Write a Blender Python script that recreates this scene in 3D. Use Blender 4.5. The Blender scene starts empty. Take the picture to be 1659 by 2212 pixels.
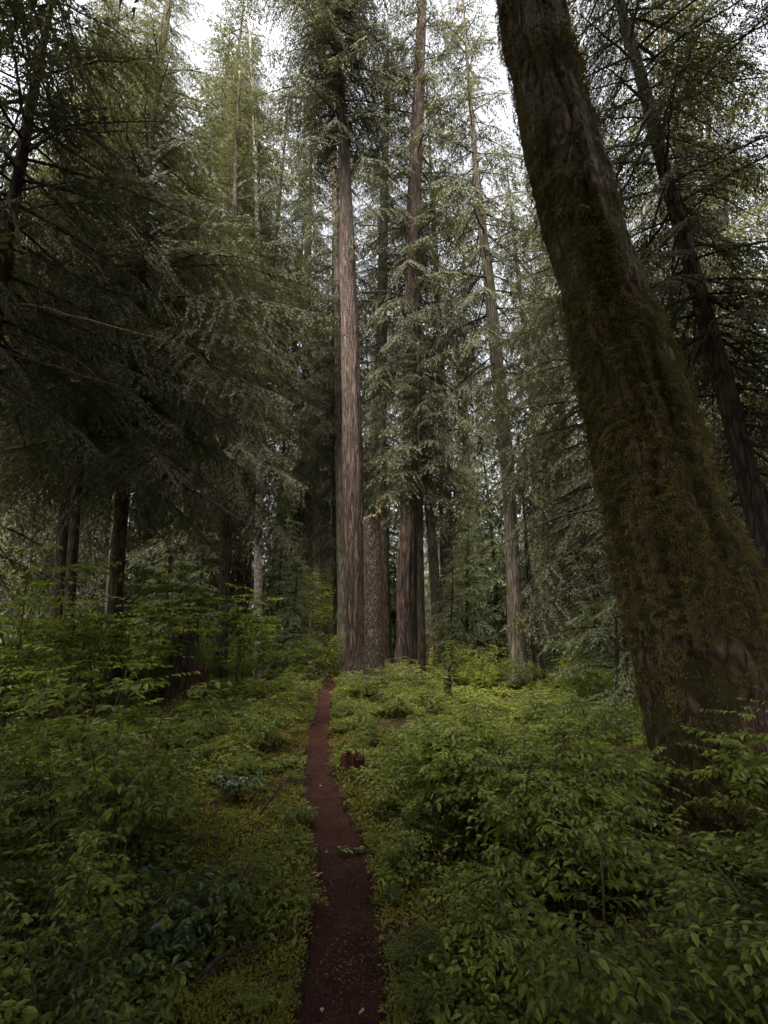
import bpy, math, random
import numpy as np
from mathutils import Vector, Matrix

# ------------------------------------------------------------------ camera, sky, sun, exposure
CAMZ = 1.65
PITCH = math.radians(12.5)
FPX = 1013.0                       # focal length in pixels of a 1659 x 2212 frame
CX, CY = 829.5, 1106.0
S = bpy.context.scene
COL = S.collection

cam_d = bpy.data.cameras.new('camera')
cam_d.sensor_fit = 'VERTICAL'
cam_d.sensor_height = 24
cam_d.lens = 24 * FPX / 2212.0
cam_d.clip_start = 0.05
cam_d.clip_end = 2000
cam = bpy.data.objects.new('camera', cam_d)
cam.location = (0, 0, CAMZ)
cam.rotation_euler = (math.radians(90) + PITCH, 0, 0)
COL.objects.link(cam)
S.camera = cam

SUN_EL, SUN_ROT = math.radians(64), math.radians(205)
w = bpy.data.worlds.new('World')
S.world = w
w.use_nodes = True
nt = w.node_tree
for n in list(nt.nodes):
    nt.nodes.remove(n)
sky = nt.nodes.new('ShaderNodeTexSky')
sky.sky_type = 'NISHITA'
sky.sun_disc = False
sky.sun_elevation = SUN_EL
sky.sun_rotation = SUN_ROT
sky.air_density = 1.0
sky.dust_density = 4.0
hs = nt.nodes.new('ShaderNodeHueSaturation')
hs.inputs['Saturation'].default_value = 0.30
warm = nt.nodes.new('ShaderNodeMix'); warm.data_type = 'RGBA'; warm.blend_type = 'MULTIPLY'
warm.inputs[0].default_value = 1
warm.inputs[7].default_value = (1.0, .96, .92, 1)
bg = nt.nodes.new('ShaderNodeBackground')
bg.inputs['Strength'].default_value = 0.05
wo = nt.nodes.new('ShaderNodeOutputWorld')
nt.links.new(sky.outputs[0], hs.inputs['Color'])
nt.links.new(hs.outputs[0], warm.inputs[6])
nt.links.new(warm.outputs[2], bg.inputs['Color'])
nt.links.new(bg.outputs[0], wo.inputs[0])

sd = bpy.data.lights.new('sun', 'SUN')
sd.energy = 2.1
sd.angle = math.radians(50)
sd.color = (1.0, 0.93, 0.80)
sun = bpy.data.objects.new('sun', sd)
sun.rotation_euler = (math.radians(90) - SUN_EL, 0, math.radians(180) - SUN_ROT)
COL.objects.link(sun)

S.view_settings.view_transform = 'Standard'
S.view_settings.look = 'None'
S.view_settings.gamma = 1.0
S.view_settings.exposure = 3.75
S.cycles.use_denoising = True
S.cycles.max_bounces = 6
S.cycles.diffuse_bounces = 3
S.cycles.glossy_bounces = 2
S.cycles.transmission_bounces = 4
S.cycles.sample_clamp_indirect = 4

# ------------------------------------------------------------------ maths helpers
rng = np.random.default_rng(7)
random.seed(7)
cp, sp = math.cos(PITCH), math.sin(PITCH)

def ray(px, py):
    dx = (px - CX) / FPX
    dy = (CY - py) / FPX
    return dx, cp - dy * sp, sp + dy * cp

def at(px, py, Y):
    x, y, z = ray(px, py)
    t = Y / y
    return np.array([x * t, Y, CAMZ + z * t]), t

def nrm(a):
    return a / (np.linalg.norm(a, axis=-1, keepdims=True) + 1e-9)

def _hash(ix, iy, iz, seed):
    h = (ix.astype(np.int64) * 73856093) ^ (iy.astype(np.int64) * 19349663) ^ (iz.astype(np.int64) * 83492791) ^ (seed * 2654435)
    h &= 0xffffffff
    h = (h ^ (h >> 13)) * 1274126177 & 0xffffffff
    h = (h ^ (h >> 16)) & 0xffff
    return h / 65535.0

def vnoise(p, seed=0):
    p = np.asarray(p, float)
    i = np.floor(p)
    f = p - i
    f = f * f * (3 - 2 * f)
    ix, iy, iz = i[..., 0], i[..., 1], i[..., 2]
    out = 0
    for a in (0, 1):
        wx = f[..., 0] if a else 1 - f[..., 0]
        for b in (0, 1):
            wy = f[..., 1] if b else 1 - f[..., 1]
            for c in (0, 1):
                wz = f[..., 2] if c else 1 - f[..., 2]
                out = out + wx * wy * wz * _hash(ix + a, iy + b, iz + c, seed)
    return out

def fbm(p, seed=0, o=3):
    s, a, t = 0, 1.0, 0
    for k in range(o):
        s = s + a * vnoise(np.asarray(p) * 2 ** k, seed + k * 17)
        t += a
        a *= 0.5
    return s / t

# ------------------------------------------------------------------ path and terrain
PATH_PX = [(2600, 585, 890), (2400, 615, 850), (2212, 632, 835), (2100, 650, 822), (2000, 672, 812), (1920, 684, 800), (1850, 682, 792), (1800, 672, 778),
           (1750, 662, 752), (1700, 657, 730), (1650, 657, 716), (1600, 664, 713), (1560, 672, 715), (1530, 680, 716),
           (1500, 684, 716), (1482, 690, 722)]
_py, _pl, _pr = [], [], []
for py, l, r in PATH_PX:
    x, y, z = ray(0, py)
    t = -CAMZ / z
    _py.append(y * t)
    _pl.append((l - CX) / FPX * t)
    _pr.append((r - CX) / FPX * t)
# beyond the crest the path bends left past the trunks
_py += [14.0, 16.0, 19.0, 21.0, 23.0]
_pl += [-1.72, -1.95, -2.5, -3.3, -4.6]
_pr += [-1.36, -1.58, -2.1, -2.9, -4.3]
_py = [-12.0] + _py
_pl = [-0.9] + _pl
_pr = [-0.3] + _pr
_py, _pl, _pr = map(np.array, (_py, _pl, _pr))

def path_lr(y):
    return np.interp(y, _py, _pl), np.interp(y, _py, _pr)

def path_dist(x, y):
    l, r = path_lr(y)
    return np.maximum(np.maximum(l - x, x - r), 0)

def sstep(a, b, x):
    t = np.clip((x - a) / (b - a), 0, 1)
    return t * t * (3 - 2 * t)

def H(x, y):
    x = np.asarray(x, float)
    y = np.asarray(y, float)
    d = path_dist(x, y)
    k = sstep(0.0, 1.2, d)
    z = (fbm(np.stack([x * .7, y * .7, x * 0], -1), 3) - .5) * .38 * k
    z = z + (fbm(np.stack([x * 2.6, y * 2.6, x * 0], -1), 9) - .5) * .16 * sstep(0, .5, d)
    # bank on the left, moss mound carrying the stump
    z = z + .38 * np.exp(-(((x + 4.6) / 1.8) ** 2 + ((y - 8.2) / 2.2) ** 2))
    z = z + .35 * sstep(-2.5, -9, x) * sstep(2, 8, y)
    # foot of the two central trunks
    z = z + .05 * np.exp(-(((x + .85) / .75) ** 2 + ((y - 12.8) / 1.1) ** 2))
    z = z - .14 * np.exp(-(((x - .3) / 2.4) ** 2 + ((y - 11.3) / 2.2) ** 2)) * sstep(-1.9, -1.0, x)
    z = z - .50 * sstep(11.4, 14.2, y) * (1 - sstep(20, 30, y))
    # slopes far away
    r = np.hypot(x, y)
    z = z + .9 * sstep(24, 90, r) * 3
    return z

# ------------------------------------------------------------------ mesh builder
class G:
    def __init__(s):
        s.v, s.f, s.m, s.n = [], [], [], 0
    def add(s, V, F, mi=0):
        V = np.asarray(V, np.float32).reshape(-1, 3)
        F = np.asarray(F, np.int64).reshape(-1, 4)
        s.v.append(V)
        s.f.append(F + s.n)
        s.m.append(np.full(len(F), mi, np.int32))
        s.n += len(V)
    def data(s):
        return np.concatenate(s.v), np.concatenate(s.f), np.concatenate(s.m)
    def put(s, D, M=None, t=None):
        V, F, mi = D
        if M is not None:
            V = V @ M.T
        if t is not None:
            V = V + t
        s.v.append(V.astype(np.float32))
        s.f.append(F + s.n)
        s.m.append(mi)
        s.n += len(V)
    def mesh(s, name, mats, smooth=False):
        V, F, mi = s.data()
        me = bpy.data.meshes.new(name)
        me.vertices.add(len(V))
        me.vertices.foreach_set('co', V.astype(np.float32).ravel())
        me.loops.add(len(F) * 4)
        me.loops.foreach_set('vertex_index', F.astype(np.int32).ravel())
        me.polygons.add(len(F))
        me.polygons.foreach_set('loop_start', np.arange(0, len(F) * 4, 4, dtype=np.int32))
        me.polygons.foreach_set('material_index', mi)
        me.polygons.foreach_set('use_smooth', np.full(len(F), smooth))
        for m in mats:
            me.materials.append(m)
        me.update(calc_edges=True)
        return me

def link(name, data, parent=None, loc=None):
    o = bpy.data.objects.new(name, data)
    COL.objects.link(o)
    if parent is not None:
        o.parent = parent
    if loc is not None:
        o.location = loc
    return o

def tag(o, label=None, cat=None, group=None, kind=None):
    if label:
        o['label'] = label
    if cat:
        o['category'] = cat
    if group:
        o['group'] = group
    if kind:
        o['kind'] = kind
    return o

def frames(P, ref):
    T = nrm(np.gradient(P, axis=0))
    ref = np.asarray(ref, float)
    A = nrm(ref - (T @ ref)[:, None] * T)
    B = np.cross(T, A)
    return T, A, B

def tube(g, P, R, n=8, mi=0, ref=(1, 0, 0), disp=None, cap=True):
    P = np.asarray(P, float)
    R = np.asarray(R, float)
    T, A, B = frames(P, ref)
    th = np.linspace(0, 2 * np.pi, n, endpoint=False)
    c, s_ = np.cos(th), np.sin(th)
    rad = np.repeat(R[:, None], n, 1)
    if disp is not None:
        rad = rad * disp(th[None, :], P, rad)
    V = P[:, None, :] + rad[..., None] * (c[None, :, None] * A[:, None, :] + s_[None, :, None] * B[:, None, :])
    k = len(P)
    i = np.arange(k - 1)[:, None] * n
    j = np.arange(n)[None, :]
    j2 = (j + 1) % n
    F = np.stack([i + j, i + j2, i + n + j2, i + n + j], -1).reshape(-1, 4)
    V = V.reshape(-1, 3)
    if cap:
        top = V[(k - 1) * n:]
        cpt = top.mean(0)
        inner = cpt + (top - cpt) * .05
        F2 = np.stack([(k - 1) * n + j[0], (k - 1) * n + j2[0], k * n + j2[0], k * n + j[0]], -1)
        V = np.concatenate([V, inner])
        F = np.concatenate([F, F2])
    g.add(V, F, mi)
    return V

def diamonds(g, base, d, side, ln, wd, mi=0, mid=.45):
    base, d, side = map(np.asarray, (base, d, side))
    ln = np.asarray(ln)[:, None]
    wd = np.asarray(wd)[:, None]
    m = base + d * ln * mid
    V = np.stack([base, m + side * wd * .5, base + d * ln, m - side * wd * .5], 1)
    k = len(base)
    F = np.arange(k * 4).reshape(k, 4)
    g.add(V.reshape(-1, 3), F, mi)

def leaves(g, base, d, side, ln, wd, mi=0, fold=.18, curl=.12):
    """two-quad leaf folded along the midrib, tip bent down"""
    base, d, side = map(np.asarray, (base, d, side))
    ln = np.asarray(ln)[:, None]
    wd = np.asarray(wd)[:, None]
    up = nrm(np.cross(side, d))
    up = np.where(up[:, 2:3] < 0, -up, up)
    a = base + d * ln * .30
    b = base + d * ln * .70 - up * ln * curl * .4
    tip = base + d * ln - up * ln * curl
    L1 = a + side * wd * .48 + up * wd * fold
    L2 = b + side * wd * .40 + up * wd * fold
    R1 = a - side * wd * .48 + up * wd * fold
    R2 = b - side * wd * .40 + up * wd * fold
    V = np.stack([base, L1, L2, tip, R2, R1], 1)
    k = len(base)
    o = np.arange(k)[:, None] * 6
    F = np.concatenate([o + np.array([[0, 3, 2, 1]]), o + np.array([[0, 5, 4, 3]])], 0)
    g.add(V.reshape(-1, 3), F, mi)

# ------------------------------------------------------------------ materials
def mat(name):
    m = bpy.data.materials.new(name)
    m.use_nodes = True
    n = m.node_tree.nodes
    for x in list(n):
        n.remove(x)
    out = n.new('ShaderNodeOutputMaterial')
    return m, m.node_tree, n, out

def ramp(n, stops):
    r = n.new('ShaderNodeValToRGB')
    e = r.color_ramp.elements
    while len(e) > 1:
        e.remove(e[-1])
    e[0].position = stops[0][0]
    e[0].color = (*stops[0][1], 1)
    for p, c in stops[1:]:
        x = e.new(p)
        x.color = (*c, 1)
    return r

def foliage_mat(name, cols, trans=.35, rough=.5, spec=.35, patch=2.5, transcol=1.6):
    """per-leaf hue variation plus soft patches; thin-leaf translucency"""
    m, t, n, out = mat(name)
    geo = n.new('ShaderNodeNewGeometry')
    tc = n.new('ShaderNodeTexCoord')
    oi = n.new('ShaderNodeObjectInfo')
    no = n.new('ShaderNodeTexNoise')
    no.inputs['Scale'].default_value = patch
    no.inputs['Detail'].default_value = 2
    t.links.new(tc.outputs['Object'], no.inputs['Vector'])
    a = n.new('ShaderNodeMath'); a.operation = 'MULTIPLY_ADD'
    a.inputs[1].default_value = .45
    t.links.new(geo.outputs['Random Per Island'], a.inputs[0])
    b = n.new('ShaderNodeMath'); b.operation = 'MULTIPLY_ADD'
    b.inputs[1].default_value = .9; b.inputs[2].default_value = -.32
    t.links.new(no.outputs['Fac'], b.inputs[0])
    t.links.new(b.outputs[0], a.inputs[2])
    c = n.new('ShaderNodeMath'); c.operation = 'MULTIPLY_ADD'
    c.inputs[1].default_value = .3
    t.links.new(oi.outputs['Random'], c.inputs[0])
    t.links.new(a.outputs[0], c.inputs[2])
    k = len(cols)
    r = ramp(n, [(i / (k - 1), cc) for i, cc in enumerate(cols)])
    t.links.new(c.outputs[0], r.inputs[0])
    p = n.new('ShaderNodeBsdfPrincipled')
    p.inputs['Roughness'].default_value = rough
    p.inputs['Specular IOR Level'].default_value = spec
    t.links.new(r.outputs[0], p.inputs['Base Color'])
    tr = n.new('ShaderNodeBsdfTranslucent')
    h = n.new('ShaderNodeMix'); h.data_type = 'RGBA'; h.blend_type = 'MULTIPLY'
    h.inputs[0].default_value = 1
    h.inputs[7].default_value = (transcol, transcol * 1.05, transcol * .55, 1)
    t.links.new(r.outputs[0], h.inputs[6])
    t.links.new(h.outputs[2], tr.inputs['Color'])
    mx = n.new('ShaderNodeMixShader')
    mx.inputs[0].default_value = trans
    t.links.new(p.outputs[0], mx.inputs[1])
    t.links.new(tr.outputs[0], mx.inputs[2])
    t.links.new(mx.outputs[0], out.inputs[0])
    return m

def bark_mat(name, dark, mid, light, moss=None, moss_amt=0.0, lichen=0.0, sz=9, zs=.18, bump=.6, rough=.85, fiss=0):
    m, t, n, out = mat(name)
    tc = n.new('ShaderNodeTexCoord')
    mp = n.new('ShaderNodeMapping')
    mp.inputs['Scale'].default_value = (1, 1, zs)
    t.links.new(tc.outputs['Object'], mp.inputs[0])
    n1 = n.new('ShaderNodeTexNoise'); n1.inputs['Scale'].default_value = sz * 2; n1.inputs['Detail'].default_value = 6
    n1.inputs['Roughness'].default_value = .65
    t.links.new(mp.outputs[0], n1.inputs['Vector'])
    vo = n.new('ShaderNodeTexVoronoi'); vo.feature = 'DISTANCE_TO_EDGE'; vo.inputs['Scale'].default_value = sz * 1.6
    # wobble the voronoi so that the plates are not regular
    wn = n.new('ShaderNodeVectorMath'); wn.operation = 'MULTIPLY_ADD'
    wn.inputs[1].default_value = (.06, .06, .06)
    t.links.new(n1.outputs['Color'], wn.inputs[0])
    t.links.new(mp.outputs[0], wn.inputs[2])
    t.links.new(wn.outputs[0], vo.inputs['Vector'])
    mul = n.new('ShaderNodeMath'); mul.operation = 'MULTIPLY'; mul.inputs[1].default_value = 4.0; mul.use_clamp = True
    t.links.new(vo.outputs['Distance'], mul.inputs[0])
    hgt = n.new('ShaderNodeMath'); hgt.operation = 'MULTIPLY_ADD'; hgt.inputs[1].default_value = .55
    t.links.new(mul.outputs[0], hgt.inputs[0])
    sc = n.new('ShaderNodeMath'); sc.operation = 'MULTIPLY'; sc.inputs[1].default_value = .6
    t.links.new(n1.outputs['Fac'], sc.inputs[0])
    t.links.new(sc.outputs[0], hgt.inputs[2])
    if fiss:
        mp2 = n.new('ShaderNodeMapping'); mp2.inputs['Scale'].default_value = (1, 1, .07)
        t.links.new(tc.outputs['Object'], mp2.inputs[0])
        nf = n.new('ShaderNodeTexNoise'); nf.inputs['Scale'].default_value = fiss; nf.inputs['Detail'].default_value = 3
        nf.inputs['Distortion'].default_value = .4
        t.links.new(mp2.outputs[0], nf.inputs['Vector'])
        m1 = n.new('ShaderNodeMath'); m1.operation = 'MULTIPLY_ADD'; m1.inputs[1].default_value = 2; m1.inputs[2].default_value = -1
        t.links.new(nf.outputs['Fac'], m1.inputs[0])
        m2 = n.new('ShaderNodeMath'); m2.operation = 'ABSOLUTE'
        t.links.new(m1.outputs[0], m2.inputs[0])
        m3 = n.new('ShaderNodeMath'); m3.operation = 'MULTIPLY'; m3.inputs[1].default_value = 4.5; m3.use_clamp = True
        t.links.new(m2.outputs[0], m3.inputs[0])
        t.links.new(m3.outputs[0], hgt.inputs[0])
    r = ramp(n, [(.18, dark), (.5, mid), (.85, light)])
    t.links.new(hgt.outputs[0], r.inputs[0])
    colr = r.outputs[0]
    if lichen > 0:
        v2 = n.new('ShaderNodeTexNoise'); v2.inputs['Scale'].default_value = 34; v2.inputs['Detail'].default_value = 2
        t.links.new(tc.outputs['Object'], v2.inputs['Vector'])
        r2 = ramp(n, [(.72 - lichen * .12, (0, 0, 0)), (.76 - lichen * .12, (1, 1, 1))])
        t.links.new(v2.outputs['Fac'], r2.inputs[0])
        mx = n.new('ShaderNodeMix'); mx.data_type = 'RGBA'
        t.links.new(r2.outputs[0], mx.inputs[0])
        t.links.new(colr, mx.inputs[6])
        mx.inputs[7].default_value = (.34, .32, .26, 1)
        colr = mx.outputs[2]
    if moss:
        n3 = n.new('ShaderNodeTexNoise'); n3.inputs['Scale'].default_value = 3.2; n3.inputs['Detail'].default_value = 5
        t.links.new(tc.outputs['Object'], n3.inputs['Vector'])
        lo = .62 - moss_amt * .3
        r3 = ramp(n, [(lo, (0, 0, 0)), (lo + .1, (1, 1, 1))])
        t.links.new(n3.outputs['Fac'], r3.inputs[0])
        mx = n.new('ShaderNodeMix'); mx.data_type = 'RGBA'
        t.links.new(r3.outputs[0], mx.inputs[0])
        t.links.new(colr, mx.inputs[6])
        mx.inputs[7].default_value = (*moss, 1)
        colr = mx.outputs[2]
    p = n.new('ShaderNodeBsdfPrincipled')
    p.inputs['Roughness'].default_value = rough
    p.inputs['Specular IOR Level'].default_value = .25
    t.links.new(colr, p.inputs['Base Color'])
    bp = n.new('ShaderNodeBump'); bp.inputs['Strength'].default_value = bump; bp.inputs['Distance'].default_value = .04
    t.links.new(hgt.outputs[0], bp.inputs['Height'])
    t.links.new(bp.outputs[0], p.inputs['Normal'])
    t.links.new(p.outputs[0], out.inputs[0])
    return m

def ground_mat(name, stops, scale=6, bump=.5, rough=.95, spec=.2, fine=60):
    m, t, n, out = mat(name)
    tc = n.new('ShaderNodeTexCoord')
    a = n.new('ShaderNodeTexNoise'); a.inputs['Scale'].default_value = scale; a.inputs['Detail'].default_value = 8
    a.inputs['Roughness'].default_value = .7
    t.links.new(tc.outputs['Object'], a.inputs['Vector'])
    b = n.new('ShaderNodeTexNoise'); b.inputs['Scale'].default_value = fine; b.inputs['Detail'].default_value = 4
    b.inputs['Roughness'].default_value = .8
    t.links.new(tc.outputs['Object'], b.inputs['Vector'])
    mx = n.new('ShaderNodeMath'); mx.operation = 'MULTIPLY_ADD'; mx.inputs[1].default_value = .6
    sc = n.new('ShaderNodeMath'); sc.operation = 'MULTIPLY'; sc.inputs[1].default_value = .4
    t.links.new(a.outputs['Fac'], sc.inputs[0])
    t.links.new(b.outputs['Fac'], mx.inputs[0])
    t.links.new(sc.outputs[0], mx.inputs[2])
    r = ramp(n, stops)
    t.links.new(mx.outputs[0], r.inputs[0])
    p = n.new('ShaderNodeBsdfPrincipled')
    p.inputs['Roughness'].default_value = rough
    p.inputs['Specular IOR Level'].default_value = spec
    t.links.new(r.outputs[0], p.inputs['Base Color'])
    bp = n.new('ShaderNodeBump'); bp.inputs['Strength'].default_value = bump; bp.inputs['Distance'].default_value = .03
    t.links.new(mx.outputs[0], bp.inputs['Height'])
    t.links.new(bp.outputs[0], p.inputs['Normal'])
    t.links.new(p.outputs[0], out.inputs[0])
    return m

M = {}
M['needle'] = foliage_mat('conifer_needles', [(.030, .033, .019), (.058, .061, .036), (.092, .094, .056), (.135, .134, .085)], trans=.2, rough=.65, spec=.15, patch=.9, transcol=1.2)
M['needle_lit'] = foliage_mat('lit_grey_green_needles', [(.045, .048, .030), (.085, .089, .055), (.135, .138, .088), (.19, .19, .125)], trans=.22, rough=.65, spec=.15, patch=.5, transcol=1.2)  # lighter copy of the needles: brighter distant light painted into the colour
M['needle_light'] = foliage_mat('young_conifer_needles', [(.055, .07, .036), (.10, .12, .058), (.15, .17, .085), (.20, .22, .12)], trans=.3, rough=.5, patch=1.5)
M['leaf'] = foliage_mat('shrub_leaves', [(.026, .042, .008), (.080, .115, .016), (.18, .23, .036), (.31, .36, .08)], trans=.38, rough=.42, spec=.4)
M['leaf_fresh'] = foliage_mat('fresh_leaves', [(.04, .06, .014), (.12, .17, .034), (.26, .315, .07), (.40, .44, .13)], trans=.4, rough=.45)
M['leaf_yellow'] = foliage_mat('yellow_green_leaves', [(.11, .15, .02), (.20, .26, .032), (.31, .37, .05), (.42, .46, .09)], trans=.4, rough=.5)
M['leaf_gloss'] = foliage_mat('glossy_dark_leaves', [(.012, .03, .010), (.024, .05, .014), (.04, .075, .02), (.055, .10, .026)], trans=.12, rough=.3, spec=.5)
M['herb'] = foliage_mat('herb_leaves', [(.045, .06, .014), (.10, .12, .022), (.18, .20, .038), (.26, .27, .055)], trans=.3, rough=.5, patch=1.2)
M['moss'] = foliage_mat('moss_blades', [(.055, .060, .012), (.115, .122, .02), (.19, .19, .03), (.28, .26, .045)], trans=.25, rough=.8, spec=.1, patch=1.3)
M['moss_rust'] = foliage_mat('rusty_moss', [(.05, .042, .014), (.10, .078, .02), (.155, .11, .026), (.19, .145, .036)], trans=.2, rough=.8, spec=.1)
M['trunk_moss'] = foliage_mat('trunk_moss', [(.032, .028, .012), (.090, .074, .028), (.155, .13, .046), (.23, .195, .068)], trans=.15, rough=.85, spec=.08, patch=2.2)
M['bark_red'] = bark_mat('furrowed_red_bark', (.010, .006, .005), (.056, .036, .028), (.13, .092, .076), lichen=.35, fiss=24, bump=1.0)
M['bark_snag'] = bark_mat('flaky_snag_bark', (.016, .011, .008), (.062, .043, .033), (.14, .105, .085), sz=12, zs=.35, lichen=.55)
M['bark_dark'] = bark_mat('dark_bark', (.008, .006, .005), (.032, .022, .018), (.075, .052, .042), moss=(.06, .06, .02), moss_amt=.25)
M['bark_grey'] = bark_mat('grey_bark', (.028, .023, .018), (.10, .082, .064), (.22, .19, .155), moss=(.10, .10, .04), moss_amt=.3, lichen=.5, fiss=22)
M['bark_pale'] = bark_mat('pale_smooth_bark', (.07, .06, .05), (.28, .25, .22), (.42, .39, .35), moss=(.05, .045, .035), moss_amt=.35, sz=3, zs=1.5, bump=.2)
M['bark_mossy'] = bark_mat('mossy_bark', (.012, .008, .005), (.078, .050, .034), (.19, .13, .09), moss=(.060, .048, .017), moss_amt=.75, sz=7, zs=.3, bump=1.0)
M['wood_red'] = bark_mat('rotten_red_wood', (.02, .008, .004), (.065, .024, .013), (.12, .05, .026), sz=16, zs=.12, bump=1)
M['wood_torn'] = bark_mat('torn_pink_wood', (.05, .022, .016), (.15, .075, .06), (.27, .16, .13), sz=18, zs=.1, bump=1)
M['wood_orange'] = bark_mat('split_orange_wood', (.25, .10, .045), (.50, .22, .10), (.68, .38, .2), sz=18, zs=.1, bump=.5)
M['wood_pale'] = bark_mat('splintered_pale_wood', (.12, .08, .04), (.28, .2, .11), (.42, .34, .2), sz=20, zs=.1, bump=.5)
M['twig'] = bark_mat('twig_bark', (.014, .011, .008), (.032, .025, .019), (.06, .048, .036), sz=12, bump=.3)
M['twig_moss'] = bark_mat('mossy_twig', (.03, .028, .012), (.10, .09, .04), (.19, .17, .08), sz=16, zs=1, bump=.5)
M['stem'] = bark_mat('shrub_stem', (.03, .022, .012), (.07, .05, .03), (.12, .09, .05), sz=12, bump=.2)
M['soil'] = ground_mat('forest_soil', [(.3, (.012, .010, .005)), (.5, (.035, .030, .012)), (.7, (.07, .06, .02))])
M['trail'] = ground_mat('red_brown_trail', [(.34, (.011, .0045, .0035)), (.46, (.034, .0125, .010)), (.57, (.062, .024, .018)), (.68, (.11, .055, .042)), (.8, (.19, .12, .09))], scale=3, bump=.9, fine=90)
M['litter'] = foliage_mat('dead_leaf_litter', [(.03, .012, .009), (.07, .032, .022), (.14, .08, .05), (.30, .21, .14)], trans=.1, rough=.8, spec=.1)
M['fallen'] = foliage_mat('fallen_pale_leaf', [(.25, .19, .12), (.4, .3, .22), (.5, .42, .33), (.55, .48, .4)], trans=.2, rough=.7, spec=.2)
M['fallen_green'] = foliage_mat('fallen_green_sprig', [(.07, .10, .04), (.12, .16, .07), (.17, .22, .10), (.22, .27, .14)], trans=.2, rough=.6, spec=.2)

# ------------------------------------------------------------------ ground
def axis(lo, hi, fine_lo, fine_hi, step, growth=1.18):
    a = list(np.arange(fine_lo, fine_hi + 1e-6, step))
    s_ = step
    x = a[-1]
    while x < hi:
        s_ *= growth; x += s_; a.append(x)
    s_ = step
    x = a[0]
    while x > lo:
        s_ *= growth; x -= s_; a.insert(0, x)
    return np.array(a)

X = axis(-420, 420, -9, 9, .14)
Yv = axis(-120, 600, 0.6, 17, .14)
XX, YY = np.meshgrid(X, Yv)
ZZ = H(XX, YY) - .07 * (1 - sstep(0.0, .10, path_dist(XX, YY)))
g = G()
nx, ny = len(X), len(Yv)
i = np.arange(ny - 1)[:, None] * nx
j = np.arange(nx - 1)[None, :]
g.add(np.stack([XX, YY, ZZ], -1).reshape(-1, 3), np.stack([i + j, i + j + 1, i + nx + j + 1, i + nx + j], -1).reshape(-1, 4))
tag(link('ground', g.mesh('ground', [M['soil']], True)), kind='structure')

# trail: a trodden, slightly dished sheet with a ragged edge
yy = np.concatenate([np.arange(-6, .6, .3), np.arange(.6, 16, .04), np.arange(16, 22, .3)])
u = np.linspace(-.12, 1.12, 22)
l, r = path_lr(yy)
rag = (fbm(np.stack([yy * 3.5, yy * 0, yy * 0], -1), 31, 4) - .5) * .16
rag2 = (fbm(np.stack([yy * 3.5, yy * 0, yy * 0], -1), 57, 4) - .5) * .16
l, r = l + rag, r + rag2
PX = l[:, None] + (r - l)[:, None] * u[None, :]
PY = np.repeat(yy[:, None], len(u), 1)
PZ = H(PX, PY) - .018 - .02 * (1 - (2 * np.clip(u, 0, 1) - 1)[None, :] ** 2) + (fbm(np.stack([PX * 9, PY * 9, PX * 0], -1), 71, 4) - .5) * .06
PZ = PZ - .10 * (sstep(1.0, 1.12, u) + sstep(0, -.12, u))[None, :]
g = G()
k = len(u)
i = np.arange(len(yy) - 1)[:, None] * k
j = np.arange(k - 1)[None, :]
g.add(np.stack([PX, PY, PZ], -1).reshape(-1, 3), np.stack([i + j, i + j + 1, i + k + j + 1, i + k + j], -1).reshape(-1, 4))
tag(link('path', g.mesh('path', [M['trail']], True)), kind='structure')

# needle and leaf litter trodden into the trail
def litter():
    g = G()
    n = 16000
    y = rng.uniform(1.2, 12.5, n) ** 1.0
    l, r = path_lr(y)
    x = l + (r - l) * (rng.beta(.7, .7, n) * 1.1 - .05)
    z = H(x, y) - .022
    th = rng.uniform(0, 6.28, n)
    d = nrm(np.stack([np.cos(th), np.sin(th), rng.uniform(-.05, .35, n)], -1))
    sd_ = nrm(np.cross(d, [0, 0, 1.0]) + rng.normal(0, .2, (n, 3)))
    diamonds(g, np.stack([x, y, z], -1), d, sd_, rng.uniform(.005, .02, n), rng.uniform(.003, .009, n))
    tag(link('leaf_litter', g.mesh('leaf_litter', [M['litter']])), kind='stuff', label='dead needles and leaf bits strewn over the red path', cat='leaf litter')
litter()

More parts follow.
